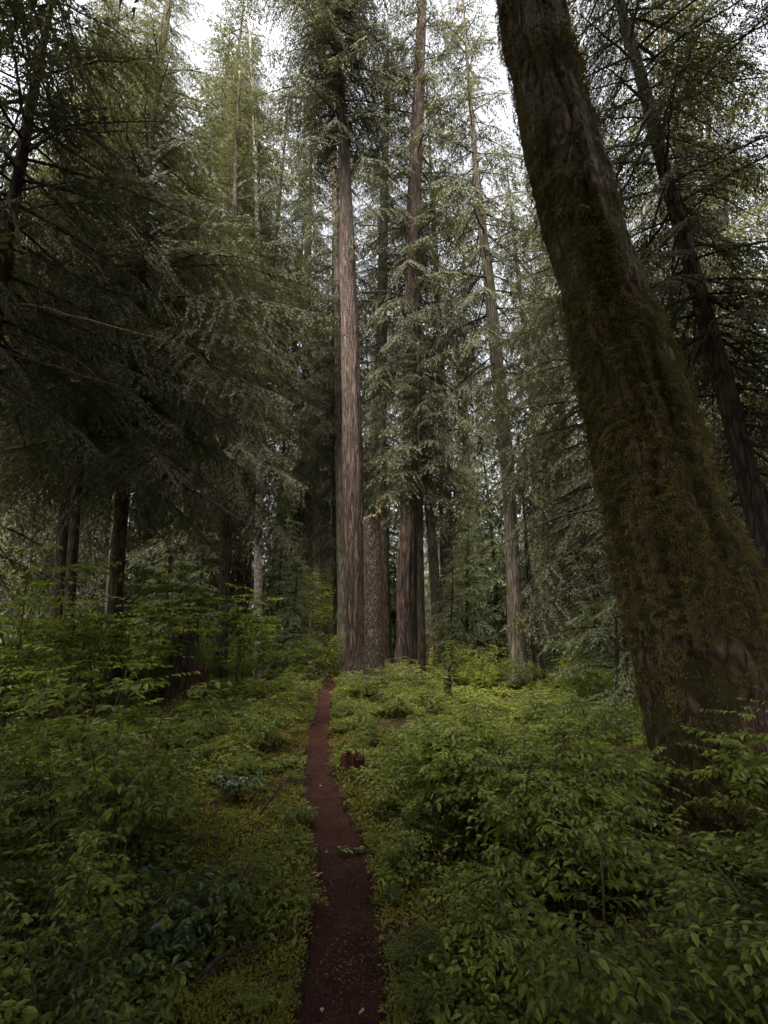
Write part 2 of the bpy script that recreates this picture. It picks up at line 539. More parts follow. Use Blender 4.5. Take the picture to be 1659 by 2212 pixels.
# ------------------------------------------------------------------ ground cover
def cover():
    gm, gh, gr = G(), G(), G()
    n = 150000
    r = 1.0 + 25 * rng.beta(.9, 1.7, n)
    a = rng.uniform(-.86, .86, n)
    x, y = r * np.sin(a), r * np.cos(a)
    d = path_dist(x, y)
    keep = (d > -.001 + .09 * (fbm(np.stack([x * 5, y * 5, x * 0], -1), 61) - .35)) & ((d > 0) | (rng.random(n) < .0)) & (y > .9)
    x, y, d, r = x[keep], y[keep], d[keep], r[keep]
    z = H(x, y)
    nz = fbm(np.stack([x * 1.1, y * 1.1, x * 0], -1), 41)
    nz2 = fbm(np.stack([x * .8, y * .8, x * 0], -1), 88)
    mossy = rng.random(len(x)) < np.clip(1.15 - d * .8 + (nz - .5) * 2.6, .12, .92)
    rusty = mossy & (nz2 > .56) & (rng.random(len(x)) < .85)
    left_rust = mossy & (np.abs(x + 3.4) < 1.3) & (np.abs(y - 6.9) < 1.3)
    rusty = rusty | left_rust
    size = np.clip(.7 + r * .08, .7, 2.2)
    nz3 = fbm(np.stack([x * 1.7, y * 1.7, x * 0], -1), 123)
    thin = (~mossy) & (nz3 < .47 + .1 * (rng.random(len(x)) - .5))
    for g_, sel, per, lmin, lmax, wr, tall in ((gm, mossy & ~rusty, 6, .014, .032, .42, .02), (gr, rusty, 6, .014, .034, .4, .025), (gh, ~mossy & ~thin, 7, .025, .055, .55, .10)):
        b = np.stack([x[sel], y[sel], z[sel]], -1)
        sz = size[sel]
        k = len(b)
        for q in range(per):
            th = rng.uniform(0, 6.28, k)
            el = rng.uniform(-.1, 1.0, k) if g_ is not gh else rng.uniform(-.45, .6, k)
            dd = np.stack([np.cos(th) * np.cos(el), np.sin(th) * np.cos(el), np.sin(el)], -1)
            sdv = nrm(np.cross(dd, np.array([0, 0, 1.0])) + rng.normal(0, .25, (k, 3)))
            ln = rng.uniform(lmin, lmax, k) * sz
            hh = rng.random(k) * tall * sz
            off = np.stack([np.cos(th) * rng.random(k) * .03 * sz, np.sin(th) * rng.random(k) * .03 * sz, hh], -1)
            if g_ is gh:
                leaves(g_, b + off, dd, sdv, ln, ln * wr)
            else:
                diamonds(g_, b + off, dd, sdv, ln, ln * wr)
    # brown leaf and needle litter where the herbs are thin
    gl = G()
    n = 60000
    r2 = 1.0 + 12 * rng.random(n) ** 1.2
    a2 = rng.uniform(-.86, .86, n)
    x2, y2 = r2 * np.sin(a2), r2 * np.cos(a2)
    k2 = (path_dist(x2, y2) > .0) & (y2 > .9)
    x2, y2, r2 = x2[k2], y2[k2], r2[k2]
    th = rng.uniform(0, 6.28, len(x2))
    dd = nrm(np.stack([np.cos(th), np.sin(th), rng.uniform(-.1, .5, len(x2))], -1))
    sdv = nrm(np.cross(dd, np.array([0, 0, 1.0])) + rng.normal(0, .3, (len(x2), 3)))
    ln = rng.uniform(.012, .05, len(x2)) * (.8 + r2 * .05)
    diamonds(gl, np.stack([x2, y2, H(x2, y2) + rng.random(len(x2)) * .02], -1), dd, sdv, ln, ln * rng.uniform(.12, .6, len(x2)))
    tag(link('forest_litter', gl.mesh('forest_litter', [M['litter']])), kind='stuff', label='brown fallen leaves and needles between the plants', cat='leaf litter')
    tag(link('moss', gm.mesh('moss', [M['moss']])), kind='stuff', label='yellow green moss covering the banks beside the path', cat='moss')
    tag(link('rusty_moss', gr.mesh('rusty_moss', [M['moss_rust']])), kind='stuff', label='rusty brown patches of moss among the green', cat='moss')
    tag(link('ground_cover', gh.mesh('ground_cover', [M['herb']])), kind='stuff', label='low leafy herbs carpeting the forest floor', cat='ground cover')
cover()

# ------------------------------------------------------------------ conifer boughs
def bough(L, rg, sp2=.11, sp3=.048, tl=.13, tw=.018, droop=.22, bare=.15, hang=.3, wood=True):
    g = G()
    n = 14
    s_ = np.linspace(0, L, n)
    wob = np.cumsum(rg.normal(0, .03 * L / n * 4, n))
    P = np.stack([s_, wob - wob[0], -droop * s_ ** 2 / L], -1)
    R = np.interp(s_, [0, L], [.012 + .006 * L, .003])
    tube(g, P, R, 4, 1, ref=(0, 0, 1), cap=False)
    T = nrm(np.gradient(P, axis=0))
    k = int(L * (1 - bare) / sp2)
    for sd_ in (-1, 1):
        ss = bare * L + (np.arange(k) + rg.uniform(-.4, .4, k)) * sp2
        ss = np.clip(ss, 0, L * .99)
        ss = ss[rg.random(k) > .12]
        for s0 in ss:
            f = s0 / L
            l2 = (.40 * L * (1 - f) ** .75 * min(1, f * 2.4 + .15) + .10) * rg.uniform(.6, 1.1)
            p0 = np.array([np.interp(s0, s_, P[:, c]) for c in range(3)])
            t0 = np.array([np.interp(s0, s_, T[:, c]) for c in range(3)])
            an = sd_ * rg.uniform(.75, 1.15)
            d2 = np.array([t0[0] * math.cos(an), math.sin(an), t0[2] * .8 + rg.uniform(-.25, .05)])
            d2 /= np.linalg.norm(d2)
            m = max(2, int(l2 / sp3))
            t = (np.arange(m) + .5 + rg.uniform(-.3, .3, m)) * l2 / m
            q = p0 + d2 * t[:, None] + np.array([0, 0, -1]) * (hang * t ** 2 / max(l2, .2))[:, None]
            if wood:
                e = q[-1]
                diamonds(g, p0[None], nrm((e - p0)[None]), np.array([[0, 0, 1.0]]), [np.linalg.norm(e - p0)], [.010], 1, .1)
            dd0 = nrm(np.gradient(q, axis=0)) if m > 2 else np.repeat(d2[None], m, 0)
            for s3 in (-1, 1):
                a3 = s3 * rg.uniform(.55, 1.05, m)
                ca, sa = np.cos(a3), np.sin(a3)
                d3 = np.stack([dd0[:, 0] * ca - dd0[:, 1] * sa, dd0[:, 0] * sa + dd0[:, 1] * ca, dd0[:, 2] * .7 + rg.uniform(-.45, .05, m)], -1)
                d3 = nrm(d3)
                side = nrm(np.cross(d3, np.array([0, 0, 1.0])) + rg.normal(0, .35, (m, 3)))
                ln = tl * (1 - .5 * t / l2) * rg.uniform(.6, 1.25, m)
                ok = rg.random(m) > .08
                diamonds(g, q[ok], d3[ok], side[ok], ln[ok], (tw * rg.uniform(.7, 1.3, m))[ok], 0, .4)
            diamonds(g, q[-1:], dd0[-1:], np.array([[dd0[-1, 1], -dd0[-1, 0], .1]]), [tl * .9], [tw], 0, .4)
    return g.data()

rb = np.random.default_rng(21)
BO = {   # level of detail -> length class -> templates
    'near': {L: [bough(L, rb, .09, .034, .105, .019, hang=.45) for _ in range(2)] for L in (1.2, 2.4, 3.8)},
    'mid': {L: [bough(L, rb, .105, .046, .135, .026, hang=.55) for _ in range(2)] for L in (1.2, 2.4, 3.8)},
    'far': {L: [bough(L, rb, .15, .066, .19, .041, hang=.65, wood=False) for _ in range(2)] for L in (1.2, 2.4, 3.8)},
}

def add_bough(g, lod, p, az, el, L, rg, roll=None):
    c = BO[lod]
    key = min(c, key=lambda q: abs(q - L))
    D = c[key][rg.integers(len(c[key]))]
    s_ = L / key
    roll = rg.uniform(-.3, .3) if roll is None else roll
    Mx = Matrix.Rotation(az, 3, 'Z') @ Matrix.Rotation(-el, 3, 'Y') @ Matrix.Rotation(roll, 3, 'X')
    g.put(D, np.array(Mx) * s_, p)

def crown(g, lod, curve, zlo, zhi, n, Lf, elf, rg, azc=None, azw=math.pi, jit=.15):
    """boughs along a trunk curve (local coordinates, sorted by height)"""
    z = curve[:, 2]
    hs_ = zlo + (zhi - zlo) * (np.arange(n) + rg.random(n)) / n
    az = rg.uniform(0, 6.28)
    for h in hs_:
        p = np.array([np.interp(h, z, curve[:, 0]), np.interp(h, z, curve[:, 1]), h])
        f = (h - zlo) / (zhi - zlo)
        az += 2.4 + rg.uniform(-.5, .5)
        a = az if azc is None else azc + (((az / (2 * math.pi)) % 1) * 2 - 1) * azw
        add_bough(g, lod, p, a, elf(f) + rg.uniform(-jit, jit), Lf(f) * rg.uniform(.65, 1.15), rg)

def ridged(seed, nr, depth, zs=.35, flare=0.0, base_z=0, lump=0.0, flen=.6):
    """vertical bark ridges as a radius multiplier"""
    def f(th, P, rad):
        z = P[:, 2:3] + 0 * th
        c, s_ = np.cos(th) + 0 * z, np.sin(th) + 0 * z
        k = nr / 6.28
        wob = (vnoise(np.stack([c * 1.5, s_ * 1.5, z * .9], -1), seed + 5) - .5) * .5
        q = np.stack([np.cos(th + wob) * k, np.sin(th + wob) * k, z * zs * 3], -1)
        nse = 1 - np.abs(vnoise(q, seed) * 2 - 1)
        fine = vnoise(q * np.array([2.2, 2.2, 5]), seed + 3)
        o = 1 + depth * (.5 - nse ** 1.5) + depth * .5 * (fine - .5)
        if lump:
            o = o + lump * (vnoise(np.stack([c * 1.2, s_ * 1.2, z * 1.1], -1), seed + 9) - .5)
        if flare:
            e = np.exp(-np.maximum(z - base_z, 0) / flen)
            o = o + flare * e * (.6 + .8 * vnoise(np.stack([c * 1.6, s_ * 1.6, z * 0], -1), seed + 12))
        return o
    return f

def px_curve(pts, Y, dz=0, lean=0.0):
    """image outline of a trunk -> world centre line and radii at distance Y (lean = metres towards the camera per metre of height)"""
    P, R = [], []
    for px, py, wd in pts:
        yy_ = Y
        for _ in range(6):
            p, t = at(px, py, yy_)
            yy_ = Y - lean * p[2]
        P.append(p); R.append(wd / 2 / FPX * t)
    P, R = np.array(P), np.array(R)
    o = np.argsort(P[:, 2])
    return P[o], R[o]

def densify(P, R, step):
    s_ = np.concatenate([[0], np.cumsum(np.linalg.norm(np.diff(P, axis=0), axis=1))])
    n = max(4, int(s_[-1] / step))
    t = np.linspace(0, s_[-1], n)
    # smooth the polyline a little
    Q = np.stack([np.interp(t, s_, P[:, c]) for c in range(3)], -1)
    r = np.interp(t, s_, R)
    kw = max(1, int(.8 / step))
    if n > 4 * kw:
        ker = np.ones(2 * kw + 1) / (2 * kw + 1)
        for c in range(3):
            Q[:, c] = np.convolve(np.pad(Q[:, c], kw, mode='reflect', reflect_type='odd'), ker, 'valid')
    return Q, r

def ground_curve(P, R, top, taper_top=.04, flare_w=1.0):
    """carry the curve down into the ground and up to the tree's own top"""
    d = nrm((P[1] - P[0])[None])[0]
    gz = float(H(P[0, 0], P[0, 1]))
    lo = gz - .35
    if P[0, 2] > lo:
        t = (P[0, 2] - lo) / max(d[2], .3)
        P = np.vstack([P[0] - d * t, P]); R = np.concatenate([[R[0] * (1 + .04 * t)], R])
    if top and P[-1, 2] < top:
        d = nrm((P[-1] - P[-2])[None])[0]
        d = nrm((d * .7 + np.array([0, 0, .3]))[None])[0]
        t = (top - P[-1, 2]) / d[2]
        P = np.vstack([P, P[-1] + d * t * .5, P[-1] + d * t]); R = np.concatenate([R, [R[-1] * .55, taper_top]])
    return P, R

TREES = []
def tree(name, label, pts, Y, bark, top, crown_spec=None, group=None, step=.12, seg=20, disp=None, lean=0.0, cat='tree', needle='needle', seed=1, branches=(), lod='near'):
    P, R = px_curve(pts, Y, lean=lean)
    P, R = ground_curve(P, R, top)
    gz = float(H(P[0, 0], P[0, 1]))
    base = np.array([np.interp(gz, P[:, 2], P[:, 0]), np.interp(gz, P[:, 2], P[:, 1]), gz])
    Q, r = densify(P, R, step)
    Q = Q - base
    e = link(name, None, loc=base)
    tag(e, label, cat, group)
    g = G()
    tube(g, Q, r, seg, 0, disp=disp)
    link('trunk', g.mesh('trunk', [M[bark]], True), e)
    rg = np.random.default_rng(seed)
    if crown_spec:
        g = G()
        for cs in crown_spec:
            cs = dict(cs)
            lo_, hi_ = cs.pop('z')
            crown(g, cs.pop('lod', lod), Q, lo_, min(hi_, Q[-1, 2] - .1), cs['n'], cs['L'], cs['el'], rg, cs.get('azc'), cs.get('azw', math.pi))
        link('crown', g.mesh('crown', [M[needle], M['twig']]), e)
    for br in branches:
        g = G()
        dead_branch(g, br['pts'], base, br.get('r', .03), rg, br.get('twigs', 14), br.get('tw', .5))
        link('branch', g.mesh('branch', [M[br.get('mat', 'twig')]], True), e)
    TREES.append((base, e))
    return e, Q, r, base

def dead_branch(g, pts, base, r0, rg, twigs, tl):
    """bare limb through image points (px, py, Y), with side twigs"""
    P = np.array([at(a, b, c)[0] for a, b, c in pts])
    P, R = densify(P, np.linspace(r0, r0 * .2, len(P)), .12)
    P = P + np.cumsum(rg.normal(0, .008, P.shape), 0)
    P = P - base
    tube(g, P, R * rg.uniform(.8, 1.25, len(R)), 6, 0, ref=(0, 0, 1))
    T = nrm(np.gradient(P, axis=0))
    for _ in range(twigs):
        i_ = rg.integers(len(P) // 6, len(P))
        d = nrm((T[i_] + rg.normal(0, .55, 3) + np.array([0, 0, -.15]))[None])[0]
        l_ = tl * rg.uniform(.3, 1.1) * (1 - .5 * i_ / len(P))
        t = np.linspace(0, 1, 7)[:, None]
        c = P[i_] + d * l_ * t + np.array([0, 0, -.22 * l_]) * t ** 2 + np.cumsum(rg.normal(0, .012, (7, 3)), 0) * (t > 0)
        tube(g, c, np.linspace(R[i_] * .45, .0015, 7), 4, 0, ref=(0, 0, 1), cap=False)
        for _ in range(3):
            k_ = rg.integers(2, 6)
            d2 = nrm((d + rg.normal(0, .7, 3))[None])[0]
            c2 = c[k_] + d2 * l_ * .4 * np.linspace(0, 1, 4)[:, None]
            tube(g, c2, np.linspace(R[i_] * .22, .001, 4), 3, 0, ref=(0, 0, 1), cap=False)

C = lambda v: (lambda f: v)
cone = lambda a, b: (lambda f: a + (b - a) * f)
hump = lambda a, m, b: (lambda f: a + (m - a) * min(1, f * 3) if f < .33 else m + (b - m) * (f - .33) / .67)

# --- the giant leaning mossy trunk on the right
V_PTS = [(1700, 2150, 395), (1655, 1880, 368), (1606, 1700, 338), (1556, 1520, 308), (1494, 1330, 285), (1436, 1130, 252), (1381, 925, 222), (1328, 740, 192), (1286, 590, 168), (1240, 420, 156),
         (1187, 230, 143), (1148, 30, 136), (1120, -120, 129)]
def giant():
    Yd = 4.05
    P, R = px_curve(V_PTS, Yd)
    R = R * np.interp(P[:, 2], [0, 1.2, 3.5, 6], [.93, .93, .95, .96])
    P, R = ground_curve(P, R, 34, .1)
    base = np.array([np.interp(0.0, P[:, 2], P[:, 0]), Yd, 0.0])
    Q, r = densify(P, R, .035)
    Q = Q - base
    e = link('giant_conifer', None, loc=base)
    tag(e, 'massive leaning conifer trunk coated in brown moss at the right', 'tree')
    rd = ridged(101, 17, .17, .16, lump=.06, flare=.22, base_z=.0, flen=.5)
    def disp(th, P, rad):
        o = rd(th, P, rad)
        z = P[:, 2:3] + 0 * th
        c, s_ = np.cos(th) + 0 * z, np.sin(th) + 0 * z
        # long hollow running up the near face, thick lumps of moss
        hollow = np.exp(-((((th - 4.95 + z * .05) + np.pi) % (2 * np.pi) - np.pi) / .13) ** 2) * sstep(1.3, 2.4, z) * (1 - sstep(3.8, 4.8, z))
        o = o - .12 * hollow
        q = np.stack([c * 4.5, s_ * 4.5, z * 5.5], -1)
        o = o + .10 * (fbm(q, 140, 3) - .5)
        q = np.stack([c * 13, s_ * 13, z * 24], -1)
        o = o + .05 * (vnoise(q, 160) - .5)
        return o
    g = G()
    sel = Q[:, 2] < 13
    V = tube(g, Q[sel], r[sel], 150, 0, disp=disp, cap=False)
    V_, F, mi = g.data()
    # torn patch of bare pink wood low on the right
    cpt = at(1640, 1575, Yd - r[0] * .75)[0] - base
    cen = V_[F].mean(1)
    pj = np.stack([(cen[:, 0] - cpt[0]) / .14, (cen[:, 2] - cpt[2]) / .27], -1)
    pj = pj + (fbm(cen * 9, 11)[:, None] - .5) * 1.1
    mi[(np.hypot(pj[:, 0], pj[:, 1]) < 1) & (cen[:, 1] < cpt[1] + .45)] = 1
    g.m = [mi]; g.v = [V_]; g.f = [F]
    hi = ~sel
    hi[np.where(sel)[0][-1]] = True
    tube(g, Q[hi][::4], r[hi][::4], 40, 0, disp=rd)
    link('trunk', g.mesh('trunk', [M['bark_mossy'], M['wood_torn']], True), e)
    # moss: tufts of little blades hanging from the bark, thicker in patches
    g = G()
    n = 560000
    nr, nsg = sel.sum(), 150
    VV = V.reshape(nr, nsg, 3)
    hz = Q[sel][:, 2]
    wgt = r[sel] / (1.0 + .25 * np.maximum(hz, 0))
    ii = rng.choice(nr - 1, n, p=(wgt[:-1] / wgt[:-1].sum()))
    jj = rng.integers(0, nsg, n)
    a, b = rng.random((n, 1)), rng.random((n, 1))
    pt = VV[ii, jj] * (1 - a) + VV[ii, (jj + 1) % nsg] * a
    pt = pt + (VV[ii + 1, jj] - VV[ii, jj]) * b
    cc = Q[sel][ii]
    out = nrm(pt - cc)
    den = fbm(pt * np.array([2.2, 2.2, 1.6]), 201, 3)
    tuft = vnoise(pt * np.array([16, 16, 26]), 222)
    pj = np.hypot((pt[:, 0] - cpt[0]) / .14, (pt[:, 2] - cpt[2]) / .27)
    keep = (rng.random(n) < np.clip((den - .39) * 7, .08, 1)) & (tuft > .34) & ((pj > 1.1) | (pt[:, 1] > cpt[1] + .45)) & (out[:, 1] < .45)
    pt, out, tuft, hz_ = pt[keep], out[keep], tuft[keep], pt[keep][:, 2]
    m = len(pt)
    pt = pt + out * ((tuft - .3) * .09)[:, None]
    d = nrm(out * .55 + np.array([0, 0, -.75]) + rng.normal(0, .45, (m, 3)))
    side = nrm(np.cross(d, out) + rng.normal(0, .4, (m, 3)))
    sc = 1 + np.maximum(hz_, 0) * .06
    diamonds(g, pt, d, side, rng.uniform(.010, .028, m) * sc, rng.uniform(.004, .009, m) * sc)
    link('moss', g.mesh('moss', [M['trunk_moss']]), e)
    g = G()
    rg = np.random.default_rng(5)
    crown(g, 'mid', Q, 16, Q[-1, 2] - .2, 50, cone(3.8, 1.2), cone(-.15, .3), rg)
    link('crown', g.mesh('crown', [M['needle'], M['twig']]), e)
    return e
giant()

# --- the central group
d_main = ridged(3, 22, .2, .1, flare=.42, base_z=.1, flen=.45)
tree('tall_conifer', 'tallest straight conifer with furrowed reddish bark beside the path bend',
     [(769, 1480, 48), (768, 1420, 43), (767, 1300, 42), (765, 1150, 44), (764, 1037, 45), (759, 850, 41), (754, 650, 37), (749, 480, 30), (741, 300, 23), (733, 160, 20), (727, 20, 17)],
     13, 'bark_red', 33, [dict(z=(17.8, 33), n=130, L=hump(2.8, 4.2, 1.4), el=cone(-.45, .1), lod='mid'), dict(z=(20, 27), n=40, L=cone(2.6, 2.6), el=C(-.35), lod='mid', azc=-1.4, azw=1.0)], step=.06, seg=56, disp=d_main, seed=11,
     branches=[dict(pts=[(778, 485, 13), (810, 487, 12.8), (840, 492, 12.6)], r=.03, twigs=6, tw=.4),
               dict(pts=[(776, 632, 13), (830, 628, 12.7), (862, 634, 12.6)], r=.03, twigs=6, tw=.4)])
# grey burl and dead climber on its left side is part of the trunk behind; see below

def snag():
    Yd = 10.9
    pts = [(809, 1520, 46), (809, 1450, 44), (807, 1350, 42), (806, 1250, 41), (804, 1180, 38), (804, 1118, 37)]
    P, R = px_curve(pts, Yd)
    P, R = ground_curve(P, R, None)
    gz = float(H(P[0, 0], P[0, 1]))
    base = np.array([P[0, 0], Yd, gz])
    Q, r = densify(P, R, .05)
    Q = Q - base
    e = link('broken_snag', None, loc=base)
    tag(e, 'broken off dead trunk with slanting splintered top in front of two conifers', 'dead tree')
    rd = ridged(44, 14, .10, .6, flare=.2, base_z=.1, lump=.1)
    g = G()
    n = 48
    V = tube(g, Q, r, n, 0, disp=rd, cap=False)
    V_, F, mi = g.data()
    k = len(Q)
    rim = V_.reshape(k, n, 3)
    # slanted, ragged break
    th = np.linspace(0, 6.283, n, endpoint=False)
    cut = .11 * (rim[-1, :, 0] - Q[-1, 0]) / r[-1]
    rag = (vnoise(np.stack([np.cos(th) * 3, np.sin(th) * 3, th * 0], -1), 8) - .5) * .14
    for q in range(5):
        rim[k - 1 - q, :, 2] += (cut + rag) * (1 - q / 5)
    g.v = [rim.reshape(-1, 3)]
    link('trunk', g.mesh('trunk', [M['bark_snag']], True), e)
    g = G()
    top = rim[-1]
    c = top.mean(0)
    rings = [top * 1.0, c + (top - c) * .8 + [0, 0, -.01], c + (top - c) * .5 + [0, 0, -.10], c + (top - c) * .15 + [0, 0, -.05]]
    rings[1][:, 2] += rng.uniform(-.02, .07, n)
    rings[2][:, 2] += rng.uniform(-.05, .08, n)
    rings[0] = c + (top - c) * .985
    VV = np.concatenate(rings)
    FF = []
    for a in range(3):
        for j_ in range(n):
            FF.append([a * n + j_, a * n + (j_ + 1) % n, (a + 1) * n + (j_ + 1) % n, (a + 1) * n + j_])
    g.add(VV, FF)
    # splinters standing on the rim
    for j_ in rng.choice(n, 26):
        p = top[j_] - [0, 0, .03]
        h = rng.uniform(.05, .16)
        q = p + [rng.uniform(-.03, .03), rng.uniform(-.02, .02), h]
        tube(g, np.array([p, (p + q) / 2, q]), [.012, .009, .002], 4, 0)
    q0 = top[int(n * .02)]
    for _ in range(5):
        tube(g, np.array([q0, q0 + [-.07, 0, .05], q0 + [-.12 + rng.uniform(-.03, .03), 0, .12]]), [.02, .012, .002], 4, 0)
    link('broken_top', g.mesh('broken_top', [M['wood_pale']]), e)
snag()

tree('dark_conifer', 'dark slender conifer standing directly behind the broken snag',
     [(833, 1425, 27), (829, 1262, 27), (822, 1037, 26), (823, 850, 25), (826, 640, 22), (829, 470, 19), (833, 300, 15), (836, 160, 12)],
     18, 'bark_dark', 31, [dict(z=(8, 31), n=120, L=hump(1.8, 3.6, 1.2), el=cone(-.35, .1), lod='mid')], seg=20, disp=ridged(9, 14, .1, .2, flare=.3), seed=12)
tree('tall_conifer', 'red barked conifer right of the snag with low drooping boughs',
     [(874, 1500, 52), (876, 1430, 47), (880, 1262, 43), (887, 1037, 41), (890, 850, 38), (891, 640, 35), (892, 500, 31), (898, 330, 27), (905, 200, 24), (910, 60, 21)],
     13.2, 'bark_red', 32, [dict(z=(6.0, 32), n=150, L=hump(1.7, 3.0, 1.2), el=cone(-.5, .0), lod='mid'), dict(z=(6.5, 12), n=16, L=cone(1.7, 2.2), el=C(-.5), lod='mid', azc=-1.4, azw=1.2)], step=.06, seg=52, disp=ridged(23, 20, .2, .1, flare=.35, base_z=.1), seed=13,
     branches=[dict(pts=[(905, 1045, 13), (925, 1075, 12.7), (945, 1110, 12.5), (948, 1160, 12.4)], r=.022, twigs=10, tw=.5)])
tree('thin_conifer', 'thin pole like trunk close against the right red barked conifer',
     [(911, 1505, 18), (911, 1400, 17), (909, 1262, 15), (908, 1130, 13), (906, 1000, 10), (905, 900, 7)],
     11.6, 'bark_dark', 9, [dict(z=(4.8, 9), n=70, L=cone(1.8, .5), el=cone(-.3, .2), lod='mid')], seg=16, disp=ridged(29, 9, .1, .4, flare=.2), seed=14)
tree('leaning_conifer', 'dark leaning trunk rising from the bushes right of the thin pole',
     [(952, 1480, 26), (947, 1390, 25), (940, 1262, 23), (932, 1150, 20), (922, 1037, 18), (914, 900, 15), (908, 780, 12)],
     17, 'bark_dark', 23, [dict(z=(6, 23), n=90, L=cone(2.6, .9), el=cone(-.3, .1), lod='mid')], seg=18, disp=ridged(33, 10, .12, .3, flare=.2), seed=15)
tree('grey_conifer', 'grey brown lichened conifer standing alone right of the yellow green bush',
     [(1125, 1525, 44), (1122, 1480, 38), (1113, 1330, 33), (1108, 1225, 31), (1099, 1037, 28), (1085, 900, 31), (1070, 750, 26), (1056, 600, 22), (1040, 480, 18), (1030, 380, 14), (1021, 280, 11)],
     12.2, 'bark_grey', 24, [dict(z=(5.0, 24), n=125, L=hump(1.5, 3.2, 1.0), el=cone(-.5, .0), lod='mid')], seg=36, step=.08, disp=ridged(37, 13, .1, .5, flare=.25), seed=16)
tree('leaning_sapling', 'thin dark sapling stem right of the grey conifer, nearly upright',
     [(1157, 1480, 9), (1153, 1400, 9), (1146, 1330, 8), (1140, 1240, 6)], 13, 'bark_dark', 6, [dict(z=(2.6, 6), n=16, L=cone(1.1, .4), el=C(-.2), lod='mid')], seg=10, seed=17)
tree('leaning_sapling', 'thin dark sapling stem leaning left, rightmost beside the grey conifer',
     [(1182, 1485, 11), (1170, 1430, 10), (1158, 1370, 9), (1150, 1290, 7)], 13.4, 'bark_dark', 7, [dict(z=(2.8, 7), n=18, L=cone(1.2, .4), el=C(-.2), lod='mid')], seg=10, seed=18)
tree('background_conifer', 'broad dim trunk partly hidden behind the left of the tallest conifer',
     [(742, 1420, 30), (741, 1300, 26), (738, 1150, 23), (735, 900, 22), (730, 600, 18), (723, 380, 15), (716, 240, 12)],
     19, 'bark_grey', 33, [dict(z=(9, 33), n=120, L=cone(3.6, 1), el=cone(-.4, .1), lod='mid')], seg=20, disp=ridged(51, 12, .12, .2, flare=.2), seed=19)
tree('background_conifer', 'narrow dark trunk just left of the broad dim trunk by the path',
     [(724, 1415, 9), (724, 1300, 9), (722, 1150, 8), (720, 1000, 7)], 20, 'bark_dark', 20, [dict(z=(5, 20), n=110, L=cone(2.3, .8), el=cone(-.3, .1), lod='mid')], seg=12, seed=20)
tree('background_conifer', 'pale pinkish trunk far down the path in brighter light',
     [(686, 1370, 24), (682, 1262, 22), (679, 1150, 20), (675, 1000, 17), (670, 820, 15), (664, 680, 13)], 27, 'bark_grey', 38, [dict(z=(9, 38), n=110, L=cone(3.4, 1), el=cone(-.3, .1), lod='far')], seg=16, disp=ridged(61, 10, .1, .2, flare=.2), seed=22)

tree('hemlock', 'feathery green hemlock with drooping boughs partly hidden behind the mossy giant',
     [(1370, 1500, 20), (1345, 1300, 18), (1318, 1000, 16), (1290, 700, 13), (1262, 400, 9)],
     9.4, 'bark_dark', 14, [dict(z=(2.0, 14), n=110, L=hump(2.6, 3.4, .7), el=cone(-.3, .1), lod='near', azc=3.3, azw=1.9)], seg=14, seed=41)
# --- left side
tree('spire_conifer', 'slender pale spotted trunk with narrow spire top against the sky',
     [(556, 1420, 19), (557, 1300, 18), (559, 1150, 17), (563, 900, 16), (562, 700, 14), (557, 500, 12), (552, 330, 10), (547, 200, 8), (540, 80, 5), (536, 30, 2)],
     16, 'bark_pale', None, [dict(z=(7.5, 14), n=60, L=cone(2.0, 2.0), el=cone(-.35, -.3), lod='mid'), dict(z=(13.5, 28), n=170, L=cone(2.8, .6), el=cone(-.3, .25), lod='mid')], seg=14, seed=23)
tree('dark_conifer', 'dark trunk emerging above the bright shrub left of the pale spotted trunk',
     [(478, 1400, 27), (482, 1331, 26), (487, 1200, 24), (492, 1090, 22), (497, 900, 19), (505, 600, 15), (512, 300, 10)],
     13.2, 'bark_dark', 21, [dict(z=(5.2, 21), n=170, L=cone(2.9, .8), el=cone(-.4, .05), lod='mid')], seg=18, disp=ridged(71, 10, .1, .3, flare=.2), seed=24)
tree('hemlock', 'dark hemlock with long drooping boughs in the middle of the left thicket',
     [(243, 1460, 32), (250, 1270, 30), (260, 1130, 28), (269, 1000, 26), (288, 828, 23), (300, 640, 20), (318, 420, 15), (330, 250, 10)],
     8.6, 'bark_dark', 15.5, [dict(z=(3.9, 15.5), n=175, L=hump(2.8, 4.1, .8), el=cone(-.38, .05), lod='near')], seg=20, disp=ridged(73, 12, .12, .3, flare=.3), seed=25,
     branches=[dict(pts=[(265, 1020, 8.6), (330, 1030, 8.2), (420, 1010, 7.9), (480, 1020, 7.8)], r=.025, twigs=16, tw=.6),
               dict(pts=[(262, 1090, 8.6), (300, 1110, 8.4), (350, 1165, 8.2), (400, 1230, 8.1)], r=.022, twigs=14, tw=.6),
               dict(pts=[(258, 1120, 8.6), (230, 1190, 8.3), (200, 1240, 8.1)], r=.022, twigs=10, tw=.5, mat='twig_moss'),
               dict(pts=[(272, 960, 8.6), (380, 1040, 7.9), (480, 1110, 7.5), (560, 1150, 7.2)], r=.03, twigs=20, tw=.7)])
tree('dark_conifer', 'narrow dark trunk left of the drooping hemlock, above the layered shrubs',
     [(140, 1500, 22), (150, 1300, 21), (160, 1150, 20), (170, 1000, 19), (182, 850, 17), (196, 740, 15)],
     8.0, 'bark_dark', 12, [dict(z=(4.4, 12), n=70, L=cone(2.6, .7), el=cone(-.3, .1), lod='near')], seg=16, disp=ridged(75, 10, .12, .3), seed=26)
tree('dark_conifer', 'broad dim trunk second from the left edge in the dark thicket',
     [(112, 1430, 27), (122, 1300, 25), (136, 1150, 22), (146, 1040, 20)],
     11.5, 'bark_dark', 22, [dict(z=(5, 22), n=180, L=cone(3.2, .9), el=cone(-.35, .1), lod='mid')], seg=18, disp=ridged(77, 12, .12, .3), seed=27)
